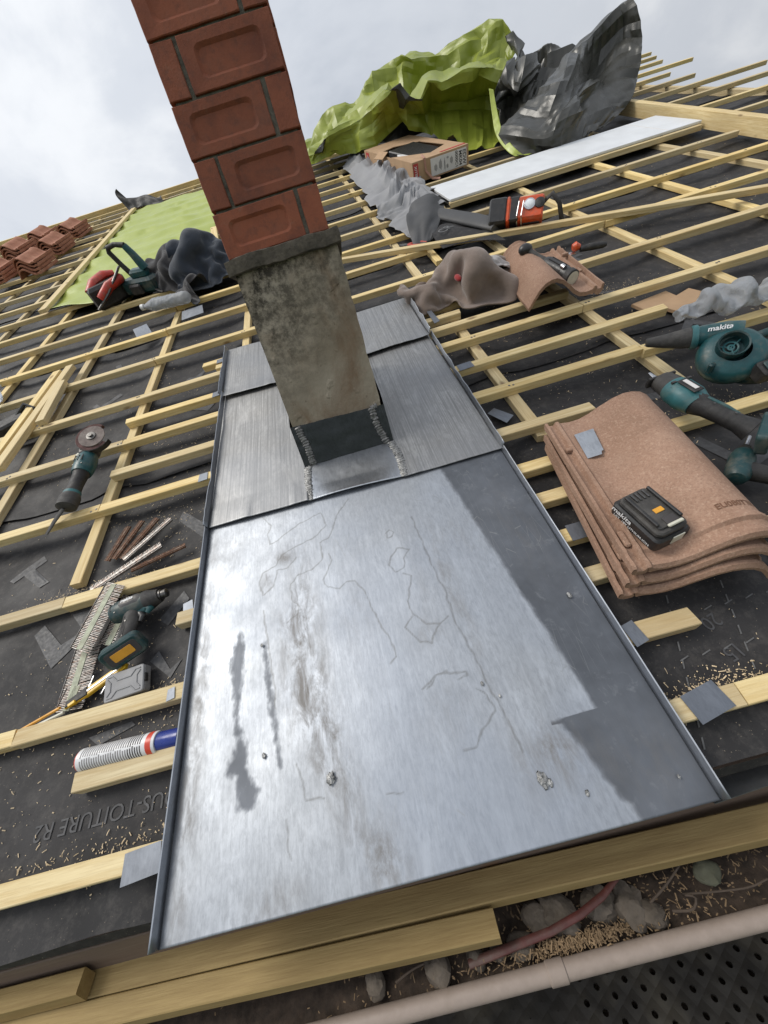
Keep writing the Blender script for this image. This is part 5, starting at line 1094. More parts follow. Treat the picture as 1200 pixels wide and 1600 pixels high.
# --- angle grinder (local: y from rear to head)
ag = thing('angle_grinder', 'teal angle grinder with worn disc lying across the left battens', 'grinder', T(-1.135, 1.118, 0.036, -4, 3))
b = MB(); b.tube([(0, -0.010, 0), (0, -0.006, 0), (0, 0.035, 0), (0, 0.05, 0)], [0.022, 0.034, 0.035, 0.030], 20, sq=(1, .9)); b.build('rear_cap', 'rubber_dusty', ag)
b = MB(); b.tube([(0, 0.042, 0), (0, 0.062, 0)], [0.031, 0.029], 20, sq=(1, .9)); b.build('collar', 'teal_light', ag)
b = MB(); b.tube([(0, 0.06, 0), (0, 0.10, 0), (0, 0.15, 0), (0, 0.165, 0)], [0.025, 0.0235, 0.026, 0.031], 20, sq=(1, .95)); b.build('grip', 'rubber', ag)
b = MB(); b.tube([(0, 0.160, 0), (0, 0.175, 0), (0, 0.215, 0), (0, 0.245, 0), (0, 0.262, 0)], [0.033, 0.036, 0.038, 0.034, 0.028], 22, sq=(1, .95)); b.build('motor_housing', 'teal', ag)
for q in (-1, 0, 1): b = MB(); b.box((q * 0.016, 0.215, 0.0355), (0.004, 0.03, 0.003), bev=.001); b.build('vent_slot', 'ink', ag)
b = MB(); b.prism(rrect(0.030, 0.032, 0.012), -0.024, 0.026, 0.006, Lm(0.002, 0.285, 0.004)); b.build('gear_head', 'steel_dark', ag)
b = MB(); b.tube([(-0.03, 0.262, 0.012), (-0.036, 0.250, 0.012)], 0.012, 12); b.build('lock_button', 'cream_plastic', ag)
tl_ = Lm(0.028, 0.318, 0.040, rx=12, ry=10)
def disc_pts(r0, r1, z0, z1, a0=0, a1=360, n=40, M=tl_):
    v = []; f = []
    for i in range(n + 1):
        a = R(a0 + (a1 - a0) * i / n)
        for r_, z in ((r0, z0), (r1, z0), (r1, z1), (r0, z1)): v.append(M @ Vector((r_ * math.cos(a), r_ * math.sin(a), z)))
    for i in range(n):
        for k_ in range(4): f.append((i * 4 + k_, i * 4 + (k_ + 1) % 4, i * 4 + 4 + (k_ + 1) % 4, i * 4 + 4 + k_))
    if a1 - a0 < 360: f += [(0, 1, 2, 3), (n * 4, n * 4 + 3, n * 4 + 2, n * 4 + 1)]
    return v, f
simple('abrasive', (0.19, 0.155, 0.14), 0.9, 0.0, 0.35, 50, 0.8, 300, dirt=0.5, dirtcol=(0.30, 0.27, 0.24)); simple('abrasive_edge', (0.10, 0.05, 0.045), 0.9, 0, 0.5, 60, 0.8, 300)
b = MB(); b.add(*disc_pts(0.006, 0.050, 0.004, 0.007)); b.build('cutting_disc', 'abrasive', ag)
b = MB(); b.add(*disc_pts(0.0495, 0.064, -0.012, 0.002, 60, 330)); b.build('worn_rim', 'abrasive_edge', ag)
b = MB(); b.add(*disc_pts(0.046, 0.066, -0.022, -0.018, 150, 345)); b.add(*disc_pts(0.062, 0.066, -0.020, 0.001, 150, 345)); b.build('guard', 'rubber', ag)
b = MB(); b.tube([tl_ @ Vector((0, 0, -0.03)), tl_ @ Vector((0, 0, 0.004))], 0.012, 14); b.tube([tl_ @ Vector((0, 0, 0.007)), tl_ @ Vector((0, 0, 0.011)), tl_ @ Vector((0, 0, 0.012))], [0.019, 0.018, 0.012], 18); b.tube([tl_ @ Vector((0, 0, 0.012)), tl_ @ Vector((0, 0, 0.018))], 0.009, 6); b.build('flange_nut', 'steel_dark', ag)
b = MB(); b.tube([(-0.03, 0.0, -0.01), (-0.055, -0.04, -0.02), (-0.075, -0.085, -0.03)], [0.004, 0.004, 0.004], 8); b.tube([(-0.01, -0.01, 0), (-0.045, -0.05, -0.015), (-0.07, -0.09, -0.028)], [0.012, 0.010, 0.006], 10, sq=(1, .4)); b.build('carry_strap', 'rubber_dusty', ag)
# --- blower
bw = thing('leaf_blower', 'teal cordless blower with black nozzle lying at the right edge', 'blower', T(1.108, 0.860, 0.045, -6) @ Matrix.Scale(0.84, 4))
FM = Lm(0, 0, 0.012, rx=24, ry=-20, rz=0)
def lathe(prof, n=36, M=Matrix(), spiral=0.0):
    v = []; f = []; m_ = len(prof)
    for i in range(n):
        a = 2 * math.pi * i / n; g = 1 + spiral * ((i / n) - 0.5)
        for r_, z in prof: v.append(M @ Vector((r_ * g * math.cos(a), r_ * g * math.sin(a), z)))
    for i in range(n):
        for k_ in range(m_ - 1): f.append((i * m_ + k_, ((i + 1) % n) * m_ + k_, ((i + 1) % n) * m_ + k_ + 1, i * m_ + k_ + 1))
    return v, f
b = MB(); b.add(*lathe([(0.0005, -0.045), (0.075, -0.045), (0.094, -0.030), (0.101, 0.0), (0.097, 0.022), (0.082, 0.036), (0.058, 0.043), (0.045, 0.046)], 40, FM, 0.07)); vol = b.build('volute', 'teal', bw, smooth=50)
b = MB(); b.add(*lathe([(0.045, 0.043), (0.046, 0.070), (0.0445, 0.073), (0.040, 0.070), (0.038, 0.030), (0.0005, 0.028)], 32, FM @ Lm(-0.006, 0.012))); inl = b.build('inlet_ring', 'teal_dark', vol)
b = MB(); b.add(*lathe([(0.021, 0.038), (0.024, 0.041), (0.021, 0.043), (0.018, 0.041), (0.021, 0.038)], 24, FM @ Lm(-0.006, 0.012))); b.add(*lathe([(0.008, 0.038), (0.011, 0.042), (0.006, 0.043), (0.008, 0.038)], 16, FM @ Lm(-0.006, 0.012)))
for q in range(3): a = R(120 * q + 20); b.tube([FM @ Vector((-0.006, 0.012, 0.040)), FM @ Vector((-0.006 + 0.040 * math.cos(a), 0.012 + 0.040 * math.sin(a), 0.040))], 0.0025, 6)
b.build('fan_guard', 'teal_light', inl)
b = MB(); b.tube([FM @ Vector(p) for p in ((0.060, 0.060, 0.0), (0.028, 0.085, 0.0), (-0.010, 0.105, 0.0), (-0.050, 0.122, 0.0))], [0.042, 0.040, 0.037, 0.036], 20); b.build('outlet_duct', 'teal', bw, smooth=50)
b = MB(); b.tube([FM @ Vector(p) for p in ((-0.046, 0.120, 0.0), (-0.050, 0.122, 0), (-0.062, 0.127, 0.0), (-0.066, 0.129, 0))], [0.037, 0.042, 0.042, 0.038], 22); b.build('outlet_collar', 'teal_light', bw)
b = MB(); b.tube([FM @ Vector((-0.060, 0.127, 0.0)), FM @ Vector((-0.09, 0.140, 0.0)), FM @ Vector((-0.14, 0.164, 0.002)), FM @ Vector((-0.185, 0.188, 0.004)), FM @ Vector((-0.19, 0.190, 0.004))], [0.036, 0.034, 0.024, 0.016, 0.013], 20); b.build('nozzle', 'rubber_dusty', bw)
me = text_mesh('makita', 0.027, bold=True, shear=0.2); link(me, 'lettering', 'white_print', bw, FM @ Lm(0.004, 0.098, 0.0400, rz=-24))
b = MB(); b.tube([(0.08, 0.02, -0.02), (0.12, 0.05, 0.03), (0.165, 0.04, 0.05), (0.20, 0.0, 0.03)], [0.022, 0.018, 0.018, 0.02], 14); b.build('handle', 'teal_dark', bw)
b = MB(); b.tube([(0.03, -0.03, -0.03), (0.06, -0.06, -0.035), (0.075, -0.085, -0.03)], [0.050, 0.044, 0.036], 18); b.build('motor_housing', 'teal_dark', bw)
b = MB(); b.prism(rrect(0.062, 0.030, 0.012), -0.024, 0.028, 0.006, Lm(0.075, -0.105, 0.0, rx=18, rz=8)); bb_ = b.build('battery_block', 'rubber', bw)
b = MB(); b.prism(rrect(0.050, 0.020, 0.008), 0.028, 0.034, 0.002, Lm(0.075, -0.105, 0.0, rx=18, rz=8)); b.build('battery_top', 'teal_dark', bb_)
for a in (205, 285, 20): b = MB(); b.box((0.103 * math.cos(R(a)), 0.103 * math.sin(R(a)), 0.012), (0.024, 0.016, 0.034), (0, 0, a), 0.004); b.build('casing_clip', 'teal_dark', bw)
# --- reciprocating saw behind the tile stack (local: y towards the blade)
rs = thing('reciprocating_saw', 'teal cordless reciprocating saw lying behind the stack of three tiles', 'saw', T(0.878, 0.612, 0.056, 2))
b = MB(); b.tube([(-0.005, 0.225, 0.01), (-0.006, 0.262, 0.012)], [0.009, 0.004], 8, sq=(1, .25)); b.build('blade', 'steel', rs)
b = MB(); b.prism([(-0.040, 0), (0.040, 0), (0.044, 0.012), (0.040, 0.03), (-0.040, 0.03), (-0.044, 0.012)], -0.004, 0.004, 0.001, Lm(0, 0.222, -0.005, rx=90)); b.build('shoe', 'rubber', rs)
b = MB(); b.tube([(0, 0.215, 0.01), (0, 0.19, 0.012), (0, 0.165, 0.012)], [0.030, 0.034, 0.036], 18, sq=(1.1, .85)); b.build('nose', 'rubber_dusty', rs)
b = MB(); b.tube([(0, 0.170, 0.012), (0, 0.155, 0.013), (0.002, 0.115, 0.012), (0.004, 0.085, 0.010)], [0.036, 0.040, 0.041, 0.032], 20, sq=(1.1, .9)); mh = b.build('motor_housing', 'teal_light', rs)
b = MB(); b.box((-0.002, 0.125, 0.050), (0.030, 0.060, 0.004), (0, 0, 4), 0.0015); b.build('label_plate', 'rubber', mh)
b = MB(); b.box((-0.002, 0.125, 0.0535), (0.012, 0.044, 0.002), (0, 0, 4), 0.0005); b.build('model_label', 'label_paper', mh)
for q in (-0.022, 0.022): b = MB(); b.box((q, 0.158, 0.045), (0.012, 0.006, 0.006)); b.build('vent_slot', 'ink', mh)
b = MB(); b.tube([(0.004, 0.095, 0.010), (0.010, 0.06, 0.012), (0.022, 0.02, 0.010), (0.038, -0.015, 0.005), (0.050, -0.045, 0.0)], [0.034, 0.025, 0.023, 0.024, 0.031], 18, sq=(1, .95)); gr = b.build('grip', 'rubber', rs)
b = MB(); b.tube([(0.014, 0.075, 0.034), (0.030, 0.03, 0.030), (0.042, 0.0, 0.024)], [0.006, 0.006, 0.004], 8); b.build('grip_stripe', 'teal', gr)
b = MB(); b.prism(rrect(0.055, 0.030, 0.012), -0.012, 0.012, 0.003, Lm(0.060, -0.068, 0.006, rx=72, ry=0, rz=38)); fo_ = b.build('battery_foot', 'teal_dark', rs)
b = MB(); b.prism(rrect(0.044, 0.019, 0.006), 0.0105, 0.0135, 0.001, Lm(0.060, -0.068, 0.006, rx=72, rz=38)); b.build('socket_recess', 'rubber_dusty', fo_)
# --- second driver half hidden beneath it
d2 = thing('drill_driver', 'dark teal drill with steel bit partly under the reciprocating saw', 'drill', T(0.892, 0.478, 0.012, 22))
b = MB(); b.tube([(-0.060, 0.017, 0), (-0.057, 0.018, 0), (-0.045, 0.022, 0), (-0.02, 0.03, 0), (0.02, 0.045, 0), (0.035, 0.05, 0)], [0.012, 0.020, 0.026, 0.028, 0.027, 0.022], 18); b.build('motor_housing', 'teal_dark', d2)
b = MB(); b.tube([(0.03, 0.048, 0), (0.055, 0.058, 0), (0.06, 0.06, 0)], [0.020, 0.014, 0.010], 16); b.build('chuck', 'rubber', d2)
b = MB(); b.tube([(0.055, 0.058, 0), (0.10, 0.072, 0.002), (0.104, 0.073, 0.002)], [0.005, 0.0045, 0.001], 8); b.build('bit', 'steel', d2)
b = MB(); b.tube([(-0.015, 0.018, 0), (0.0, -0.02, 0), (0.02, -0.06, 0), (0.03, -0.09, 0)], [0.024, 0.021, 0.020, 0.024], 16); b.build('grip', 'rubber', d2)
b = MB(); b.prism(rrect(0.045, 0.028, 0.010), -0.012, 0.012, 0.003, Lm(0.036, -0.105, 0.0, rx=80, rz=24)); b.build('battery_foot', 'teal_dark', d2)
# --- orange radio lamp on the right battens
od = thing('site_radio', 'orange and black site radio with round lamp lying on the right battens', 'radio', T(1.19, 2.50, 0.066, -28, 42))
b = MB(); b.prism(rrect(0.110, 0.062, 0.014), -0.055, 0.055, 0.010, Lm(0.01, 0, 0)); b.build('body', 'orange_plastic', od)
b = MB(); b.prism(rrect(0.050, 0.070, 0.016), -0.062, 0.062, 0.010, Lm(-0.125, 0, 0)); b.build('end_bumper', 'black_plastic', od)
b = MB(); b.box((-0.068, 0, 0), (0.016, 0.132, 0.118), bev=0.004); b.build('orange_band', 'orange_plastic', od)
b = MB(); b.box((-0.035, -0.001, 0.001), (0.05, 0.128, 0.114), bev=0.006); b.build('black_panel', 'black_plastic', od)
for x, mt, r_ in ((0.045, 'lens_glass', 0.030), (0.098, 'rubber', 0.027)):
    b = MB(); b.tube([(x, 0.01, 0.05), (x, 0.01, 0.062), (x, 0.01, 0.064)], [r_, r_, r_ * .75], 22); lp = b.build('lamp_rim', 'steel' if mt == 'lens_glass' else 'rubber', od); b = MB(); b.tube([(x, 0.01, 0.0645), (x, 0.01, 0.067)], [r_ * .74, r_ * .5], 18); b.build('lens', mt, lp)
b = MB(); b.box((0.06, -0.063, 0.01), (0.09, 0.006, 0.014), bev=.002); b.build('grille_slot', 'ink', od)
for x in (-0.012, 0.012): b = MB(); b.tube([(x, 0.03, 0.060), (x - .006, -0.05, 0.066), (x - .004, -0.070, 0.03), (x, -0.068, -0.03)], 0.0035, 8); b.build('wire_bail', 'steel', od)
b = MB(); b.tube([(0.115, 0.03, 0.02), (0.16, 0.05, 0.055), (0.20, 0.0, 0.045), (0.225, -0.055, -0.02), (0.235, -0.075, -0.05)], [0.012] * 5, 10, sq=(1, .3)); b.build('strap', 'rubber', od)
# --- black torch on the loose tile
to = thing('torch_lamp', 'black cylindrical torch lying on the loose clay tile', 'torch', T(0.985, 1.70, 0.075, 12, 6))
b = MB(); b.tube([(0, -0.115, 0), (0, -0.112, 0), (0, -0.09, 0), (0, -0.085, 0)], [0.030, 0.034, 0.034, 0.031], 22); hd = b.build('head', 'rubber', to)
b = MB(); b.tube([(0, -0.1155, 0), (0, -0.117, 0)], [0.028, 0.02], 20); b.build('lens', 'cream_plastic', hd)
b = MB(); b.tube([(0, -0.085, 0), (0, 0.04, 0), (0, 0.06, 0)], [0.031, 0.032, 0.027], 22); bd = b.build('barrel', 'black_plastic', to)
for q in range(10): a = R(36 * q); b = MB(); b.box((0.0325 * math.cos(a), -0.01, 0.0325 * math.sin(a)), (0.004, 0.09, 0.004), (0, -math.degrees(a), 0)); b.build('rib', 'rubber', bd)
b = MB(); b.tube([(-0.012, -0.07, 0.030), (-0.012, -0.05, 0.032)], 0.010, 12); b.build('switch', 'steel', bd)
b = MB(); b.tube([(0, 0.055, 0), (-0.012, 0.10, 0.01), (-0.03, 0.145, 0.03)], [0.022, 0.017, 0.014], 14); b.build('neck', 'rubber_dusty', to)
b = MB(); b.ball((-0.038, 0.165, 0.035), 0.030, 14, 10, (1.1, 0.9, 0.8)); b.build('swivel', 'black_plastic', to)
b = MB(); b.tube([(-0.03, 0.03, 0.0), (-0.07, 0.03, -0.03), (-0.10, 0.0, -0.035), (-0.07, -0.02, -0.03)], 0.003, 8); b.build('hanging_loop', 'steel_dark', to)
def screws(parent, pts, r_=0.0024):
    for p in pts:
        b = MB(); b.tube([Vector(p) - Vector((0, 0, 0.001)), Vector(p) + Vector((0, 0, 0.0006))], r_, 8); b.build('screw', 'steel_dark', parent)
screws(dr, [(-0.045, 0.012, 0.0275), (-0.040, -0.014, 0.026), (0.022, -0.020, 0.0125), (-0.012, -0.050, 0.0185), (-0.020, -0.090, 0.0165)])
screws(ag, [(-0.018, 0.185, 0.031), (0.018, 0.185, 0.031), (-0.02, 0.272, 0.031), (0.022, 0.30, 0.031)], 0.003)
screws(rs, [(-0.03, 0.15, 0.037), (0.03, 0.10, 0.030), (0.012, 0.05, 0.035), (0.03, 0.0, 0.031)], 0.003)
for q in range(4): b = MB(); b.box((-0.052 + 0.006 * q, 0.002, 0.0265), (0.0026, 0.020, 0.004), (0, -14, 0), 0.0006); b.build('vent_slot', 'ink', dr)
put_text('makita', 0.013, 'white_print', dr, Lm(-0.002, 0.006, 0.0335, rz=0), True, 0.2)
# --- small hand tools
pl = thing('pliers', 'red handled pliers on the counter batten beside the peeled underlay', 'pliers', T(0.585, 2.74, 0.008, -38))
b = MB(); b.tube([(-0.09, 0.012, 0), (-0.05, 0.010, 0), (-0.03, 0, 0), (-0.02, -0.004, 0)], [0.004, 0.009, 0.012, 0.010], 10, sq=(1, .6)); b.build('jaw', 'steel_dark', pl)
b = MB(); b.tube([(-0.08, -0.014, 0), (-0.05, -0.010, 0), (-0.03, 0, 0), (-0.02, 0.004, 0)], [0.004, 0.009, 0.012, 0.010], 10, sq=(1, .6)); b.build('jaw', 'steel_dark', pl)
for s_ in (-1, 1): b = MB(); b.tube([(-0.02, s_ * 0.005, 0.002), (0.02, s_ * 0.022, 0.003), (0.07, s_ * 0.024, 0.003), (0.10, s_ * 0.016, 0.003)], [0.008, 0.010, 0.010, 0.007], 10, sq=(1, .7)); b.build('handle', 'red_plastic', pl)
sk = thing('putty_knife', 'red and black handled hand tool lying behind the loose tile', 'hand tool', T(1.27, 1.945, 0.004, -14))
b = MB(); b.tube([(-0.02, 0, 0.01), (0.03, 0, 0.012), (0.085, 0, 0.010), (0.10, 0, .01)], [0.012, 0.016, 0.014, 0.009], 12); b.build('handle', 'rubber', sk)
b = MB(); b.tube([(-0.055, 0.012, 0.02), (-0.04, 0.012, 0.022), (-0.02, 0.008, 0.018)], [0.014, 0.022, 0.012], 12); b.build('red_end', 'orange_plastic', sk)
b = MB(); b.box((-0.075, -0.01, 0.002), (0.06, 0.03, 0.002), (0, 0, 10)); b.build('blade', 'steel', sk)
# --- tools beside the jacket
ng = thing('red_power_tool', 'red and black power tool lying left of the teal chainsaw', 'power tool', T(-1.60, 3.50, 0.075, 42, 0, 0))
b = MB(); b.prism([(-0.16, -0.06), (-0.02, -0.085), (0.12, -0.06), (0.15, 0.0), (0.10, 0.07), (-0.04, 0.075), (-0.15, 0.02)], -0.075, 0.075, 0.02); b.build('body', 'rubber', ng)
b = MB(); b.tube([(-0.14, 0.0, 0.05), (-0.06, 0.03, 0.085), (0.04, 0.04, 0.095), (0.11, 0.03, 0.08)], [0.03, 0.04, 0.042, 0.03], 14, sq=(1, .7)); b.build('top_cover', 'red_plastic', ng)
b = MB(); b.tube([(-0.12, -0.08, 0.0), (-0.02, -0.10, 0.05), (0.10, -0.09, 0.06)], [0.03, 0.034, 0.03], 12); b.build('side_cover', 'red_plastic', ng)
b = MB(); b.tube([(-0.18, -0.08, -0.05), (-0.06, -0.125, 0.02), (0.06, -0.12, 0.09), (0.14, -0.06, 0.115)], 0.009, 8); b.build('handle_bar', 'steel_dark', ng)
b = MB(); b.tube([(0.13, -0.07, -0.02), (0.16, -0.09, -0.03)], [0.03, 0.025], 14); b.build('outlet', 'steel', ng)
cs_ = thing('chainsaw', 'small teal chainsaw with black loop handle standing by the jacket', 'chainsaw', T(-1.34, 3.50, 0.05, -18, 0, 0))
b = MB(); b.prism([(-0.13, -0.07), (0.12, -0.07), (0.15, 0.0), (0.10, 0.07), (-0.10, 0.07), (-0.15, 0.0)], -0.045, 0.06, 0.02); b.build('body', 'teal_dark', cs_)
b = MB(); b.prism(rrect(0.07, 0.04, 0.02), 0.05, 0.11, 0.015, Lm(0.02, 0, 0)); b.build('motor_cover', 'teal', cs_)
b = MB(); b.tube([(0.085, 0.0, 0.10), (0.055, 0.0, 0.20), (0.03, 0, 0.255)], [0.034, 0.026, 0.022], 14); b.build('rear_grip', 'teal', cs_)
b = MB(); b.tube([(0.035, 0, 0.255), (-0.04, 0, 0.272), (-0.105, 0, 0.262), (-0.118, 0, 0.235), (-0.085, 0, 0.15), (-0.05, 0, 0.075)], [0.019, 0.016, 0.017, 0.018, 0.018, 0.02], 12); b.build('loop_handle', 'rubber', cs_)
b = MB(); b.box((-0.02, -0.085, 0.0), (0.10, 0.03, 0.07), (0, 0, 0), 0.01); b.build('chain_cover', 'rubber', cs_)
b = MB(); b.tube([(0.10, -0.05, -0.02), (0.16, -0.09, -0.03), (0.20, -0.11, -0.035)], [0.012, 0.010, 0.008], 8, sq=(1, .5)); b.build('guide_bar', 'steel_dark', cs_)
# --- bottles
def bottle(name, M, L_, r_, label, crush, mat, ribs=14):
    t = thing(name, label, 'bottle', M); n = 60; rg = []
    for i in range(n + 1):
        s_ = i / n; y = L_ * s_
        rr_ = r_ * min(1, 0.55 + s_ * 8) if s_ < 0.06 else r_ if s_ < 0.74 else r_ * (1 - 0.62 * ((s_ - 0.74) / 0.18)) if s_ < 0.92 else r_ * 0.36
        rr_ *= 1 + 0.035 * math.sin(s_ * ribs * 2 * math.pi) * (0.1 < s_ < 0.75)
        ring = []
        for j in range(24):
            a = 2 * math.pi * j / 24; d = Vector((math.cos(a), 0, math.sin(a) * (1 - crush * 0.4)))
            k_ = 1 + crush * 0.25 * fb(d.x * 2 + s_ * 5, d.z * 2, s_ * 7); ring.append((d.x * rr_ * k_, y, d.z * rr_ * k_))
        rg.append(ring)
    b = MB(); b.rings(rg); b.build('bottle_wall', mat, t, smooth=60)
    b = MB(); b.tube([(0, L_ * .95, 0), (0, L_ * 1.01, 0)], r_ * 0.42, 16); b.build('cap', 'white_print', t); return t
bottle('plastic_bottle', T(-0.90, 2.92, 0.048, 78), 0.36, 0.045, 'empty clear ribbed bottle lying below the jacket', 0.5, 'milky_plastic', 18)
bottle('plastic_bottle', T(-1.98, 2.02, 0.045, 8), 0.40, 0.055, 'large clear water bottle at the left picture edge', 0.4, 'clear_plastic', 12)
mbp = fold_tube([(1.19, 1.165, 0.03), (1.28, 1.17, 0.04), (1.38, 1.15, 0.045), (1.50, 1.12, 0.04), (1.62, 1.09, 0.03)], [0.016, 0.034, 0.040, 0.036, 0.02], 14, 30, 1.22, 3, 0.7, soft=1)
tag(mbp.build('crumpled_film', 'milky_plastic', None, MR, smooth=60), 'crumpled grey plastic film lying behind the blower', 'plastic film')
bs_ = thing('black_tool_case', 'black tool with strap at the left picture edge under the loose timbers', 'tool', T(-1.80, 1.98, -0.02, 30))
b = MB(); b.prism(rrect(0.09, 0.05, 0.02), -0.02, 0.04, 0.01); b.build('body', 'rubber', bs_); b = MB(); b.tube([(0.05, 0.02, 0.03), (0.12, 0.03, 0.06), (0.15, -0.02, 0.04), (0.09, -0.04, 0.02)], [0.010] * 4, 8); b.build('strap', 'black_plastic', bs_)
# --- loose timbers on the left
for u, v, h, rz, L_, lb in ((-1.700, 1.55, 0.014, 88.3, 0.87, 'leftmost of three loose pale timbers laid up the slope'), (-1.635, 1.545, 0.014, 88.0, 0.90, 'middle and longest of three loose pale timbers'), (-1.556, 1.86, 0.014, 94.5, 0.40, 'shortest of three loose pale timbers, right of the others')):
    plank('loose_timber', L_, 0.045, 0.028, 'pine_clean', T(u, v, h, rz), lb, 'timber', 'loose pale timbers on the left battens', int(u * -1000))
# --- diagonal loose batten over the right rows
plank('loose_batten', 3.05, 0.040, 0.027, 'pine', T(0.02, 2.86, 0.0155, -21.6), 'long loose batten lying diagonally across the right rows', 'batten', None, 520)
plank('wood_offcut', 0.16, 0.09, 0.012, 'cardboard', T(1.215, 1.40, -0.050, 8), 'thin brown board offcut under the right battens', 'offcut', None, 521)
plank('wood_offcut', 0.18, 0.10, 0.012, 'cardboard', T(1.29, 1.325, -0.048, 20), 'brown plywood offcut beside the crumpled film', 'offcut', None, 522)
# --- white panel
wp = thing('white_panel', 'long white insulating panel lying along a batten below the dark tarpaulin', 'panel', T(1.045, 3.60, 0.010, 0.6))
b = MB(); b.box((0.955, 0.02, 0), (1.91, 0.50, 0.016), bev=0.002); b.build('board', 'white_panel', wp); b = MB(); b.box((1.66, 0.02, 0.0088), (0.004, 0.49, 0.002)); b.build('joint_tape', 'label_paper', wp)
# --- cardboard box
cb_ = thing('cardboard_box', 'long opened cardboard box with a printed white label near the tarpaulin', 'box', T(1.245, 4.22, 0.002, 8.5))
BXW, BXL, BXH = 0.53, 1.32, 0.135
b = MB(); t_ = 0.006; b.box((-BXW / 2 + t_ / 2, BXL / 2, BXH / 2), (t_, BXL, BXH)); b.build('side_wall', 'cardboard', cb_)
b = MB(); b.box((BXW / 2 - t_ / 2, BXL / 2, BXH / 2), (t_, BXL, BXH)); b.build('side_wall', 'cardboard', cb_)
b = MB(); b.box((0, t_ / 2, BXH / 2), (BXW - 2 * t_, t_, BXH)); b.build('end_wall', 'cardboard', cb_); b = MB(); b.box((0, BXL - t_ / 2, BXH / 2), (BXW - 2 * t_, t_, BXH)); b.build('end_wall', 'cardboard', cb_)
b = MB(); b.box((0, BXL / 2, 0.003), (BXW - 0.012, BXL - 0.012, 0.006)); b.build('base', 'cardboard_in', cb_)
b = MB()
b.prism([(-BXW / 2, 0), (BXW / 2, 0), (BXW / 2, BXL), (-BXW / 2, BXL), (-BXW / 2, 0.88), (-0.06, 0.96), (0.16, 0.80), (0.19, 0.30), (-0.02, 0.16), (-BXW / 2, 0.50)], BXH, BXH + 0.005); b.build('torn_lid', 'cardboard', cb_, smooth=0)
b = MB(); b.box((0.02, 0.52, 0.10), (0.30, 0.62, 0.05), (4, 0, 10), 0.008); b.build('dark_contents', 'black_plastic', cb_); b = MB(); b.box((-0.13, 0.42, 0.11), (0.14, 0.26, 0.03), (0, 10, -6), 0.004); b.build('pale_contents', 'label_paper', cb_)
b = MB(); b.box((-BXW / 2 - 0.03, 0.70, BXH + 0.012), (0.08, 0.16, 0.005), (0, -28, 12)); b.build('torn_flap', 'cardboard', cb_)
lab = MB(); lab.box((0.075, -0.0012, 0.068), (0.34, 0.002, 0.116)); la = lab.build('label', 'label_paper', cb_)
for x, tx, sz in ((0.222, 'EDW', 0.042), (0.185, 'MK04', 0.040), (0.148, '0000C1', 0.034)): put_text(tx, sz, 'ink', la, Lm(x, -0.0032, 0.068, rx=90) @ Lm(rz=-90))
for x, z, w, h_ in ((0.10, 0.075, 0.028, 0.05), (0.065, 0.10, 0.02, 0.018), (0.035, 0.06, 0.010, 0.09), (-0.005, 0.07, 0.030, 0.07), (-0.05, 0.06, 0.028, 0.05), (0.06, 0.045, 0.018, 0.03)):
    for q in range(4): b = MB(); b.box((x - w / 2 + w * (q + .5) / 4, -0.0028, z), (w / 7, 0.001, h_ * (0.6 + 0.4 * ((q * 7) % 3) / 2))); b.build('printed_line', 'ink_grey', la)
b = MB(); b.box((-0.235, -0.0012, 0.068), (0.045, 0.002, 0.12)); rp = b.build('red_panel', 'red_print', cb_); put_text('VELUX', 0.030, 'label_paper', rp, Lm(-0.235, -0.003, 0.068, rx=90) @ Lm(rz=90))
b = MB(); b.box((-BXW / 2 - 0.0012, 1.22, 0.068), (0.002, 0.10, 0.12)); rp = b.build('red_panel', 'red_print', cb_); put_text('VELUX', 0.028, 'label_paper', rp, Lm(-BXW / 2 - 0.003, 1.22, 0.068, rx=90, rz=-90) @ Lm(rz=90))
b = MB(); b.box((0.14, 0.05, BXH + 0.0062), (0.24, 0.03, 0.002), (0, 0, 2)); b.build('red_stripe', 'red_print', cb_)
b = MB(); b.tube([(-0.13, 0.10, BXH + 0.02), (-0.15, -0.004, BXH + 0.012), (-0.145, -0.006, 0.06), (-0.10, -0.03, 0.004), (-0.06, -0.10, 0.002)], 0.007, 8, sq=(1.4, .35)); b.build('strap', 'strap', cb_)
# --- nail strips
def nails(u, v, h, rz, n, L_, label, paper='nail_paper', st='nail_steel', tilt=0):
    t = thing('nail_strip', label, 'nails', T(u, v, h, rz), 'strips of collated nails')
    me = None
    for i in range(n):
        if me is None: b = MB(); b.tube([(0, 0, 0), (0, L_ * .97, 0), (0, L_, 0)], [0.0015, 0.0015, 0.0002], 6); b.tube([(0, -0.001, 0), (0, 0.0006, 0)], 0.0036, 8); me = b.mesh('nail', 40)
        link(me, 'nail', st, t, Lm(i * 0.0042, i * tilt, 0.0036, rz=random.uniform(-1, 1)))
    w = n * 0.0042
    for y in ((0.42, 0.24),): b = MB(); b.box((w / 2 - .002, L_ * y[0] + n * tilt / 2, 0.0055), (w, L_ * y[1], 0.0014), (0, 0, math.degrees(math.atan2(n * tilt, w)))); b.build('paper_band', paper, t)
    return t
HB = -0.026
nails(-0.895, 0.735, 0.0015, -118, 46, 0.075, 'nail strip bridging the batten above the impact driver', tilt=0.0010)
nails(-0.850, 0.690, HB, -118, 34, 0.075, 'nail strip half under the impact driver', tilt=0.0010)
nails(-0.955, 0.570, HB, -90, 38, 0.075, 'grey nail strip left of the impact driver grip')
nails(-0.945, 0.445, HB, -96, 14, 0.075, 'short broken nail strip behind the yellow cutter', tilt=-.0005)
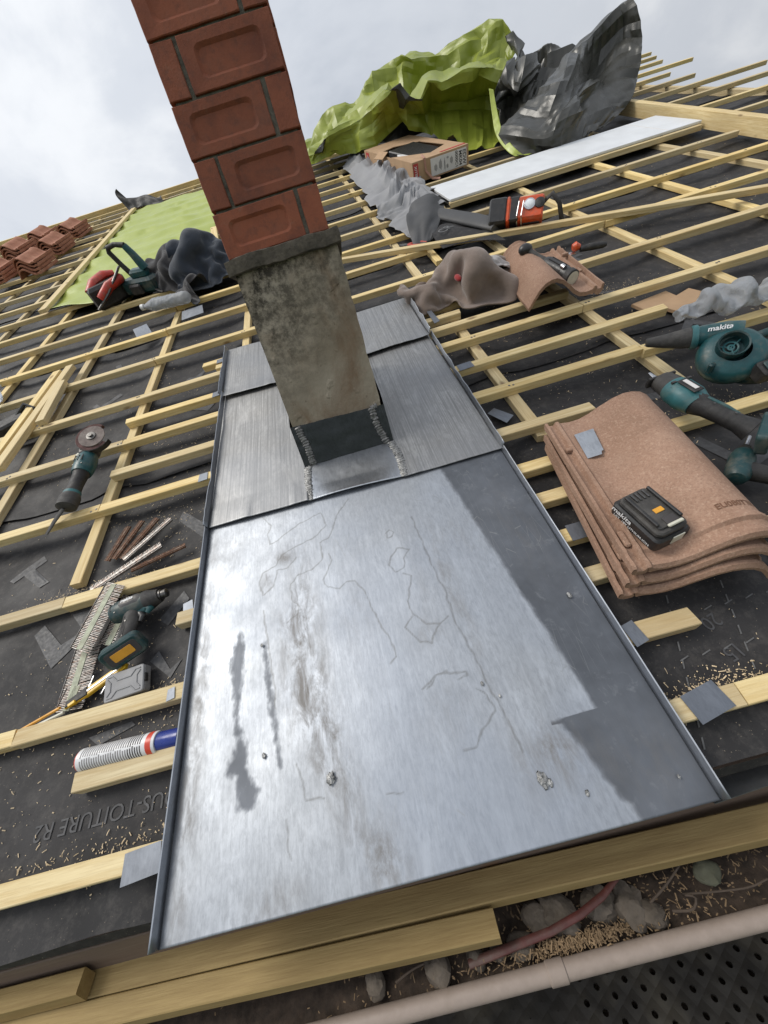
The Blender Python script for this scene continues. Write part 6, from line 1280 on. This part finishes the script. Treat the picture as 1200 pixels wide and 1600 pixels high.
for u, v, h, rz, n, L_, st, lb in ((-0.968, 0.872, 0.000, 72, 34, 0.024, 'rust', 'rusty nail strip at the left of the fanned bundle'), (-0.940, 0.868, 0.003, 64, 38, 0.024, 'rust', 'second rusty nail strip of the fanned bundle'), (-0.915, 0.860, 0.000, 55, 42, 0.026, 'rust', 'rusty brown nail strip in the middle of the fanned bundle'), (-0.900, 0.845, 0.004, 42, 46, 0.026, 'nail_steel', 'pale nail strip lying over the rusty bundle'),
                            (-0.990, 0.752, 0.006, 26, 58, 0.030, 'nail_steel', 'long grey nail strip at the front of the fanned bundle'), (-0.868, 0.795, 0.002, 12, 44, 0.018, 'rust', 'lone rusty nail strip right of the fanned bundle')):
    nails(u, v, -0.052 + h, rz, n, L_, lb, 'rust' if st == 'rust' else 'nail_steel', st)
# --- cutter, pencils, grey box
kn = thing('utility_knife', 'yellow snap-off utility knife beside the grey fixings box', 'knife', T(-0.785, 0.462, -0.019, -154))
b = MB(); b.prism([(0, -0.010), (0.10, -0.011), (0.155, -0.008), (0.158, 0.004), (0.10, 0.011), (0, 0.010), (-0.006, 0)], -0.006, 0.006, 0.002); b.build('handle', 'yellow_plastic', kn)
b = MB(); b.box((0.06, 0.0, 0.0065), (0.11, 0.005, 0.002), bev=.0006); b.build('blade_channel', 'steel', kn); b = MB(); b.prism([(0.095, -0.012), (0.15, -0.010), (0.155, 0.004), (0.10, 0.010)], 0.004, 0.0085, 0.001); b.build('black_grip', 'rubber', kn); b = MB(); b.box((0.135, 0.008, 0.010), (0.018, 0.008, 0.006), bev=.001); b.build('slider', 'yellow_plastic', kn)
for u, v, rz, L_, mt, lb in ((-0.93, 0.392, -163, 0.17, 'orange_label', 'orange pencil lying along the batten left of the yellow knife'), (-0.915, 0.378, -168, 0.12, 'cream_plastic', 'pale carpenter pencil on the batten edge left of the knife')):
    p = thing('pencil', lb, 'pencil', T(u, v, -0.006, rz)); b = MB(); b.tube([(0, 0, 0), (L_ * .88, 0, 0)], 0.0038, 6); b.build('shaft', mt, p); b = MB(); b.tube([(L_ * .88, 0, 0), (L_, 0, 0)], [0.0038, 0.0006], 6); b.build('tip', 'ink', p)
for u, v, rz, L_, lb in ((-0.838, 0.405, 68, 0.045, 'single long nail standing between knife and grey box'), (-0.885, 0.40, 80, 0.06, 'single long nail left of the yellow knife')):
    b = MB(); b.tube([(0, 0, 0), (L_, 0, 0)], 0.002, 6); b.tube([(-.001, 0, 0), (0.001, 0, 0)], 0.004, 8); tag(b.build('loose_nail', 'steel', None, T(u, v, -0.022, rz)), lb, 'nail', 'single loose nails')
gb = thing('fixings_box', 'grey plastic fixings box with ribbed lid leaning on the batten', 'box', T(-0.762, 0.408, -0.014, 4, 8, 0))
b = MB(); b.prism(rrect(0.050, 0.032, 0.006), -0.016, 0.006, 0.002); b.build('tray', 'grey_case', gb); b = MB(); b.prism(rrect(0.051, 0.033, 0.007), 0.0065, 0.013, 0.002); ld = b.build('lid', 'grey_case', gb)
for pts in (([(-0.043, -0.025), (-0.030, -0.025), (-0.018, -0.012), (0.018, -0.012), (0.030, -0.025), (0.043, -0.025)]), ([(-0.043, 0.025), (-0.030, 0.025), (-0.018, 0.012), (0.018, 0.012), (0.030, 0.025), (0.043, 0.025)]), ([(-0.043, -0.020), (-0.034, -0.010), (-0.034, 0.010), (-0.043, 0.020)]), ([(0.043, -0.020), (0.034, -0.010), (0.034, 0.010), (0.043, 0.020)])):
    b = MB(); b.tube([(x, y, 0.0135) for x, y in pts], 0.0016, 6); b.build('lid_rib', 'grey_case', ld)
b = MB(); b.box((0.0515, 0.0, 0.004), (0.004, 0.020, 0.012), bev=.001); b.build('catch', 'rubber', gb)
# --- sealant cartridge
ca = thing('sealant_cartridge', 'white sealant cartridge with red ring and blue cap beside the zinc', 'cartridge', T(-0.826, 0.257, -0.008, -2.0))
b = MB(); b.tube([(0, 0, 0), (0.002, 0, 0), (0.165, 0, 0)], [0.021, 0.0235, 0.0235], 28); tb = b.build('tube', 'cartridge_white', ca)
for q in range(26):
    x = 0.012 + q * 0.0056
    for k_ in range(2):
        a0 = R(10 + 75 * k_ + (q * 13) % 7); v = []; f = []
        for i in range(8):
            a = a0 + R(62 + (q * 29) % 9) * i / 7
            for dx in (0, 0.0026): v.append((x + dx, -0.0237 * math.cos(a), 0.0237 * math.sin(a)))
        f = [(2 * i, 2 * i + 1, 2 * i + 3, 2 * i + 2) for i in range(7)]; b = MB(); b.add(v, f); b.build('printed_line', 'ink_grey' if q < 20 else 'ink', tb)
b = MB(); b.tube([(0.165, 0, 0), (0.178, 0, 0)], 0.0238, 28); b.build('red_ring', 'cartridge_red', ca)
b = MB(); b.tube([(0.178, 0, 0), (0.184, 0, 0)], [0.0236, 0.0225], 28); b.build('white_ring', 'cartridge_white', ca); b = MB(); b.tube([(0.184, 0, 0), (0.188, 0, 0), (0.235, 0, 0)], [0.019, 0.0205, 0.0195], 24); b.build('blue_cap', 'cartridge_blue', ca)
b = MB(); b.tube([(-0.002, 0, 0), (0.001, 0, 0)], 0.0215, 24); b.build('pink_end', 'cartridge_red', ca)

# ================================================================== GUTTER DEBRIS
rs_ = random.Random(5)
for i, (x, y, r_, lb) in enumerate(((-0.16, 0.292, 0.026, 'rounded grey stone in the gutter, left of the small pale pebble'), (-0.085, 0.290, 0.016, 'small pale pebble in the gutter under the front batten'), (-0.045, 0.291, 0.013, 'small dark stone in the gutter beside the pale pebble'), (0.0, 0.292, 0.022, 'flat stone in the gutter below the batten end'),
                                    (0.085, 0.318, 0.034, 'large brown stone in the gutter right of the batten end'), (0.045, 0.322, 0.024, 'dark angular stone behind the red cable'), (0.165, 0.318, 0.030, 'big pale stone in the gutter at the end of the red cable'), (0.215, 0.305, 0.030, 'broken beige stone in the gutter beyond the red cable'), (0.245, 0.288, 0.022, 'flat grey stone in the gutter near the twigs'), (-0.28, 0.292, 0.020, 'stone in the gutter far left near the picture bottom'))):
    b = MB(); sd0 = i * 3.7; b.ball((0, 0, 0), r_, 16, 11, (1.15, 0.9, 0.75), lambda d: 1 + 0.22 * crease(Vector((d.x, d.y, d.z)) * 0.9 + Vector((sd0, 0, 0))) + 0.08 * fb(d.x * 3, d.y * 3, d.z * 3 + sd0)); tag(b.build('stone', 'stone', None, W(x, y, -1.052 + r_ * 0.1, rs_.uniform(0, 180)), smooth=22), lb, 'stone', 'stones lying in the gutter')
sb = MB(); sb.grid(lambda a, c_: (-3.9 + 7.7 * a, 0.262 + 0.112 * c_, -1.064 + 0.010 * fb(a * 60, c_ * 3, 2) - 0.006 * (2 * c_ - 1) ** 2), 500, 10); tag(sb.build('gutter_soil', 'soil', None, MW, smooth=60), 'dark damp soil and leaf litter lining the gutter', 'soil', kind='stuff')
b = MB(); b.tube([(-0.10, 0.284, -1.045), (0.0, 0.288, -1.028), (0.06, 0.290, -1.018), (0.12, 0.298, -1.008), (0.17, 0.312, -1.004), (0.21, 0.330, -1.004), (0.25, 0.352, -1.008)], [0.007, 0.0068, 0.0065, 0.0065, 0.006, 0.004, 0.002], 12, sq=(1, .55)); tag(b.build('red_cable', 'red_cable', None, MW), 'flat dull red cable snaking over the stones in the gutter', 'cable')
for pts, lb in (([(0.25, 0.298, -1.035), (0.30, 0.315, -1.02), (0.36, 0.345, -1.012)], 'thin straight twig in the gutter pointing under the long batten'), ([(0.28, 0.283, -1.04), (0.31, 0.276, -1.03), (0.325, 0.288, -1.025), (0.31, 0.296, -1.03), (0.36, 0.290, -1.03), (0.42, 0.286, -1.035), (0.46, 0.290, -1.035)], 'curling brown vine stem in the gutter at the right'), ([(-0.24, 0.285, -1.045), (-0.2, 0.295, -1.04), (-0.15, 0.30, -1.04)], 'short brown twig in the gutter left of the grey stone')):
    b = MB(); b.tube([cline(pts, i / 16) for i in range(17)], [0.0022 - 0.0008 * i / 16 for i in range(17)], 7); tag(b.build('twig', 'twig', None, MW), lb, 'twig', 'twigs in the gutter')
b = MB(); b.grid(lambda a, c_: (0.026 * (2 * a - 1) * math.sin(math.pi * (0.08 + 0.9 * c_)), 0.042 * c_, 0.004 * math.cos(3 * (2 * a - 1)) + 0.003 * fb(a * 4, c_ * 4)), 10, 12); tag(b.build('leaf', 'leaf_dry', None, W(0.375, 0.296, -1.028, 10, 8), solid=0.0006), 'greenish dry oval leaf lying in the gutter at the right', 'leaf')

# sawdust and shavings
def chips(name, spots, label, mat='shavings', lo=0.003, hi=0.010):
    mb = MB(); r_ = random.Random(len(spots))
    for p, nrm in spots:
        L_ = lo + (hi - lo) * r_.random() ** 4.0; w = r_.uniform(0.0004, 0.0012); a = r_.uniform(0, math.pi); t = r_.uniform(-0.35, 0.35); c_, s_ = math.cos(a), math.sin(a)
        dx = Vector((c_, s_, t)) * L_ / 2; dy = Vector((-s_, c_, r_.uniform(-.5, .5))) * w; q = Vector(p) + Vector((0, 0, abs(t) * L_ / 2 + 0.0008)); bend = Vector((0, 0, r_.uniform(0, 0.25) * L_))
        mb.add([q - dx - dy, q - dy + bend, q + dx - dy, q + dx + dy, q + dy + bend, q - dx + dy], [(0, 1, 4, 5), (1, 2, 3, 4)])
    o = mb.build(name, mat, None, nrm, smooth=0); return tag(o, label, 'shavings', kind='stuff')
rc = random.Random(11); sp = []
def drop(u, v, su, sv, n):
    for _ in range(n):
        a, c_ = rc.gauss(u, su), rc.gauss(v, sv)
        if -0.02 < c_ < 8 and UL < a < UR and not (UA - .01 < a < UB + .01 and c_ < 2.0): sp.append(((a, c_, hm(a, c_) + 0.001), MR))
for c in CB:
    if -2.5 < c < 2.5:
        for v in UROW[:4] + NROW[3:]:
            drop(c + 0.045, v - 0.10, 0.015, 0.12, 22)
            if rc.random() < 0.5: drop(c + 0.15, v - 0.08, 0.10, 0.06, 30)
for v in NROW: drop(-0.8, v + 0.055, 0.22, 0.012, 60); drop(0.7, v + 0.055, 0.25, 0.015, 70)
drop(-0.68, 0.062 + 0.03, 0.15, 0.012, 160); drop(0.50, 0.085, 0.06, 0.012, 260); drop(-1.05, 0.775, 0.12, 0.025, 420); drop(-0.62, 0.385, 0.07, 0.012, 120)
drop(1.25, 1.62, 0.10, 0.07, 260); drop(1.22, 0.78, 0.12, 0.06, 260); drop(1.0, 0.78, 0.06, 0.05, 160); drop(1.55, 1.28, 0.08, 0.06, 120); drop(-0.75, 1.35, 0.12, 0.12, 260); drop(-0.82, 0.98, 0.12, 0.09, 260); drop(-0.9, 0.5, 0.18, 0.1, 140); drop(0.85, 1.2, 0.2, 0.1, 160); drop(-1.0, 0.2, 0.2, 0.08, 160)
drop(0.6, 0.12, 0.15, 0.08, 40); drop(-0.7, 0.29, 0.12, 0.03, 160)
for _ in range(3200): drop(rc.uniform(-2.6, 3.0), rc.uniform(0, 4.2), 0.01, 0.01, 1)
chips('wood_shavings', sp, 'pale wood shavings and sawdust scattered over the black underlay', 'shavings', 0.0012, 0.012)
sp2 = []
for _ in range(800):
    x = rc.gauss(0.22, 0.28); y = rc.uniform(0.268, 0.345); sp2.append(((x, y, -1.058 + 0.012 * rc.random()), MW))
for _ in range(800): sp2.append(((rc.gauss(0.10, 0.07), rc.gauss(0.278, 0.006), -1.052 + 0.014 * rc.random()), MW))
chips('gutter_shavings', sp2, 'pale wood shavings caught among the stones in the gutter', 'shavings_shaded', 0.004, 0.015)
# dust on the tops of the battens near the saw cuts is part of the shavings; a bare tree stands beyond the verge
tr_ = thing('bare_tree', 'thin bare tree whose twig tips show beyond the right verge', 'tree', Matrix.Translation((5.6, 7.0, 0)))
b = MB(); b.tube([(0, 0, 0), (0.05, 0.02, 2.5), (-0.05, 0, 5.0), (-0.12, 0.05, 6.2)], [0.11, 0.085, 0.05, 0.025], 12); b.build('trunk', 'twig', tr_)
rb = random.Random(3)
for q in range(16):
    z = rb.uniform(3.0, 6.1); a = rb.uniform(0, 6.28); l_ = rb.uniform(0.6, 1.3) * (1.2 - z / 10); p0 = Vector((-0.05, 0, z)); p1 = p0 + Vector((math.cos(a) * l_ * .6, math.sin(a) * l_ * .6, l_ * .6)); p2 = p0 + Vector((math.cos(a + .3) * l_ * .8, math.sin(a + .3) * l_ * .8, l_ * 1.15))
    b = MB(); b.tube([p0, p1, p2], [0.022, 0.012, 0.004], 8); bo = b.build('branch', 'twig', tr_)
    for k_ in range(3): d = p1.lerp(p2, 0.2 + 0.25 * k_); b = MB(); b.tube([d, d + Vector((rb.uniform(-.15, .15), rb.uniform(-.15, .15), 0.16)), d + Vector((rb.uniform(-.3, .3), rb.uniform(-.3, .3), 0.30))], [0.006, 0.004, 0.002], 6); b.build('twig', 'twig', bo)

scene.cycles.max_bounces = 6; scene.cycles.diffuse_bounces = 3; scene.cycles.glossy_bounces = 3; scene.cycles.transmission_bounces = 5; scene.cycles.transparent_max_bounces = 6
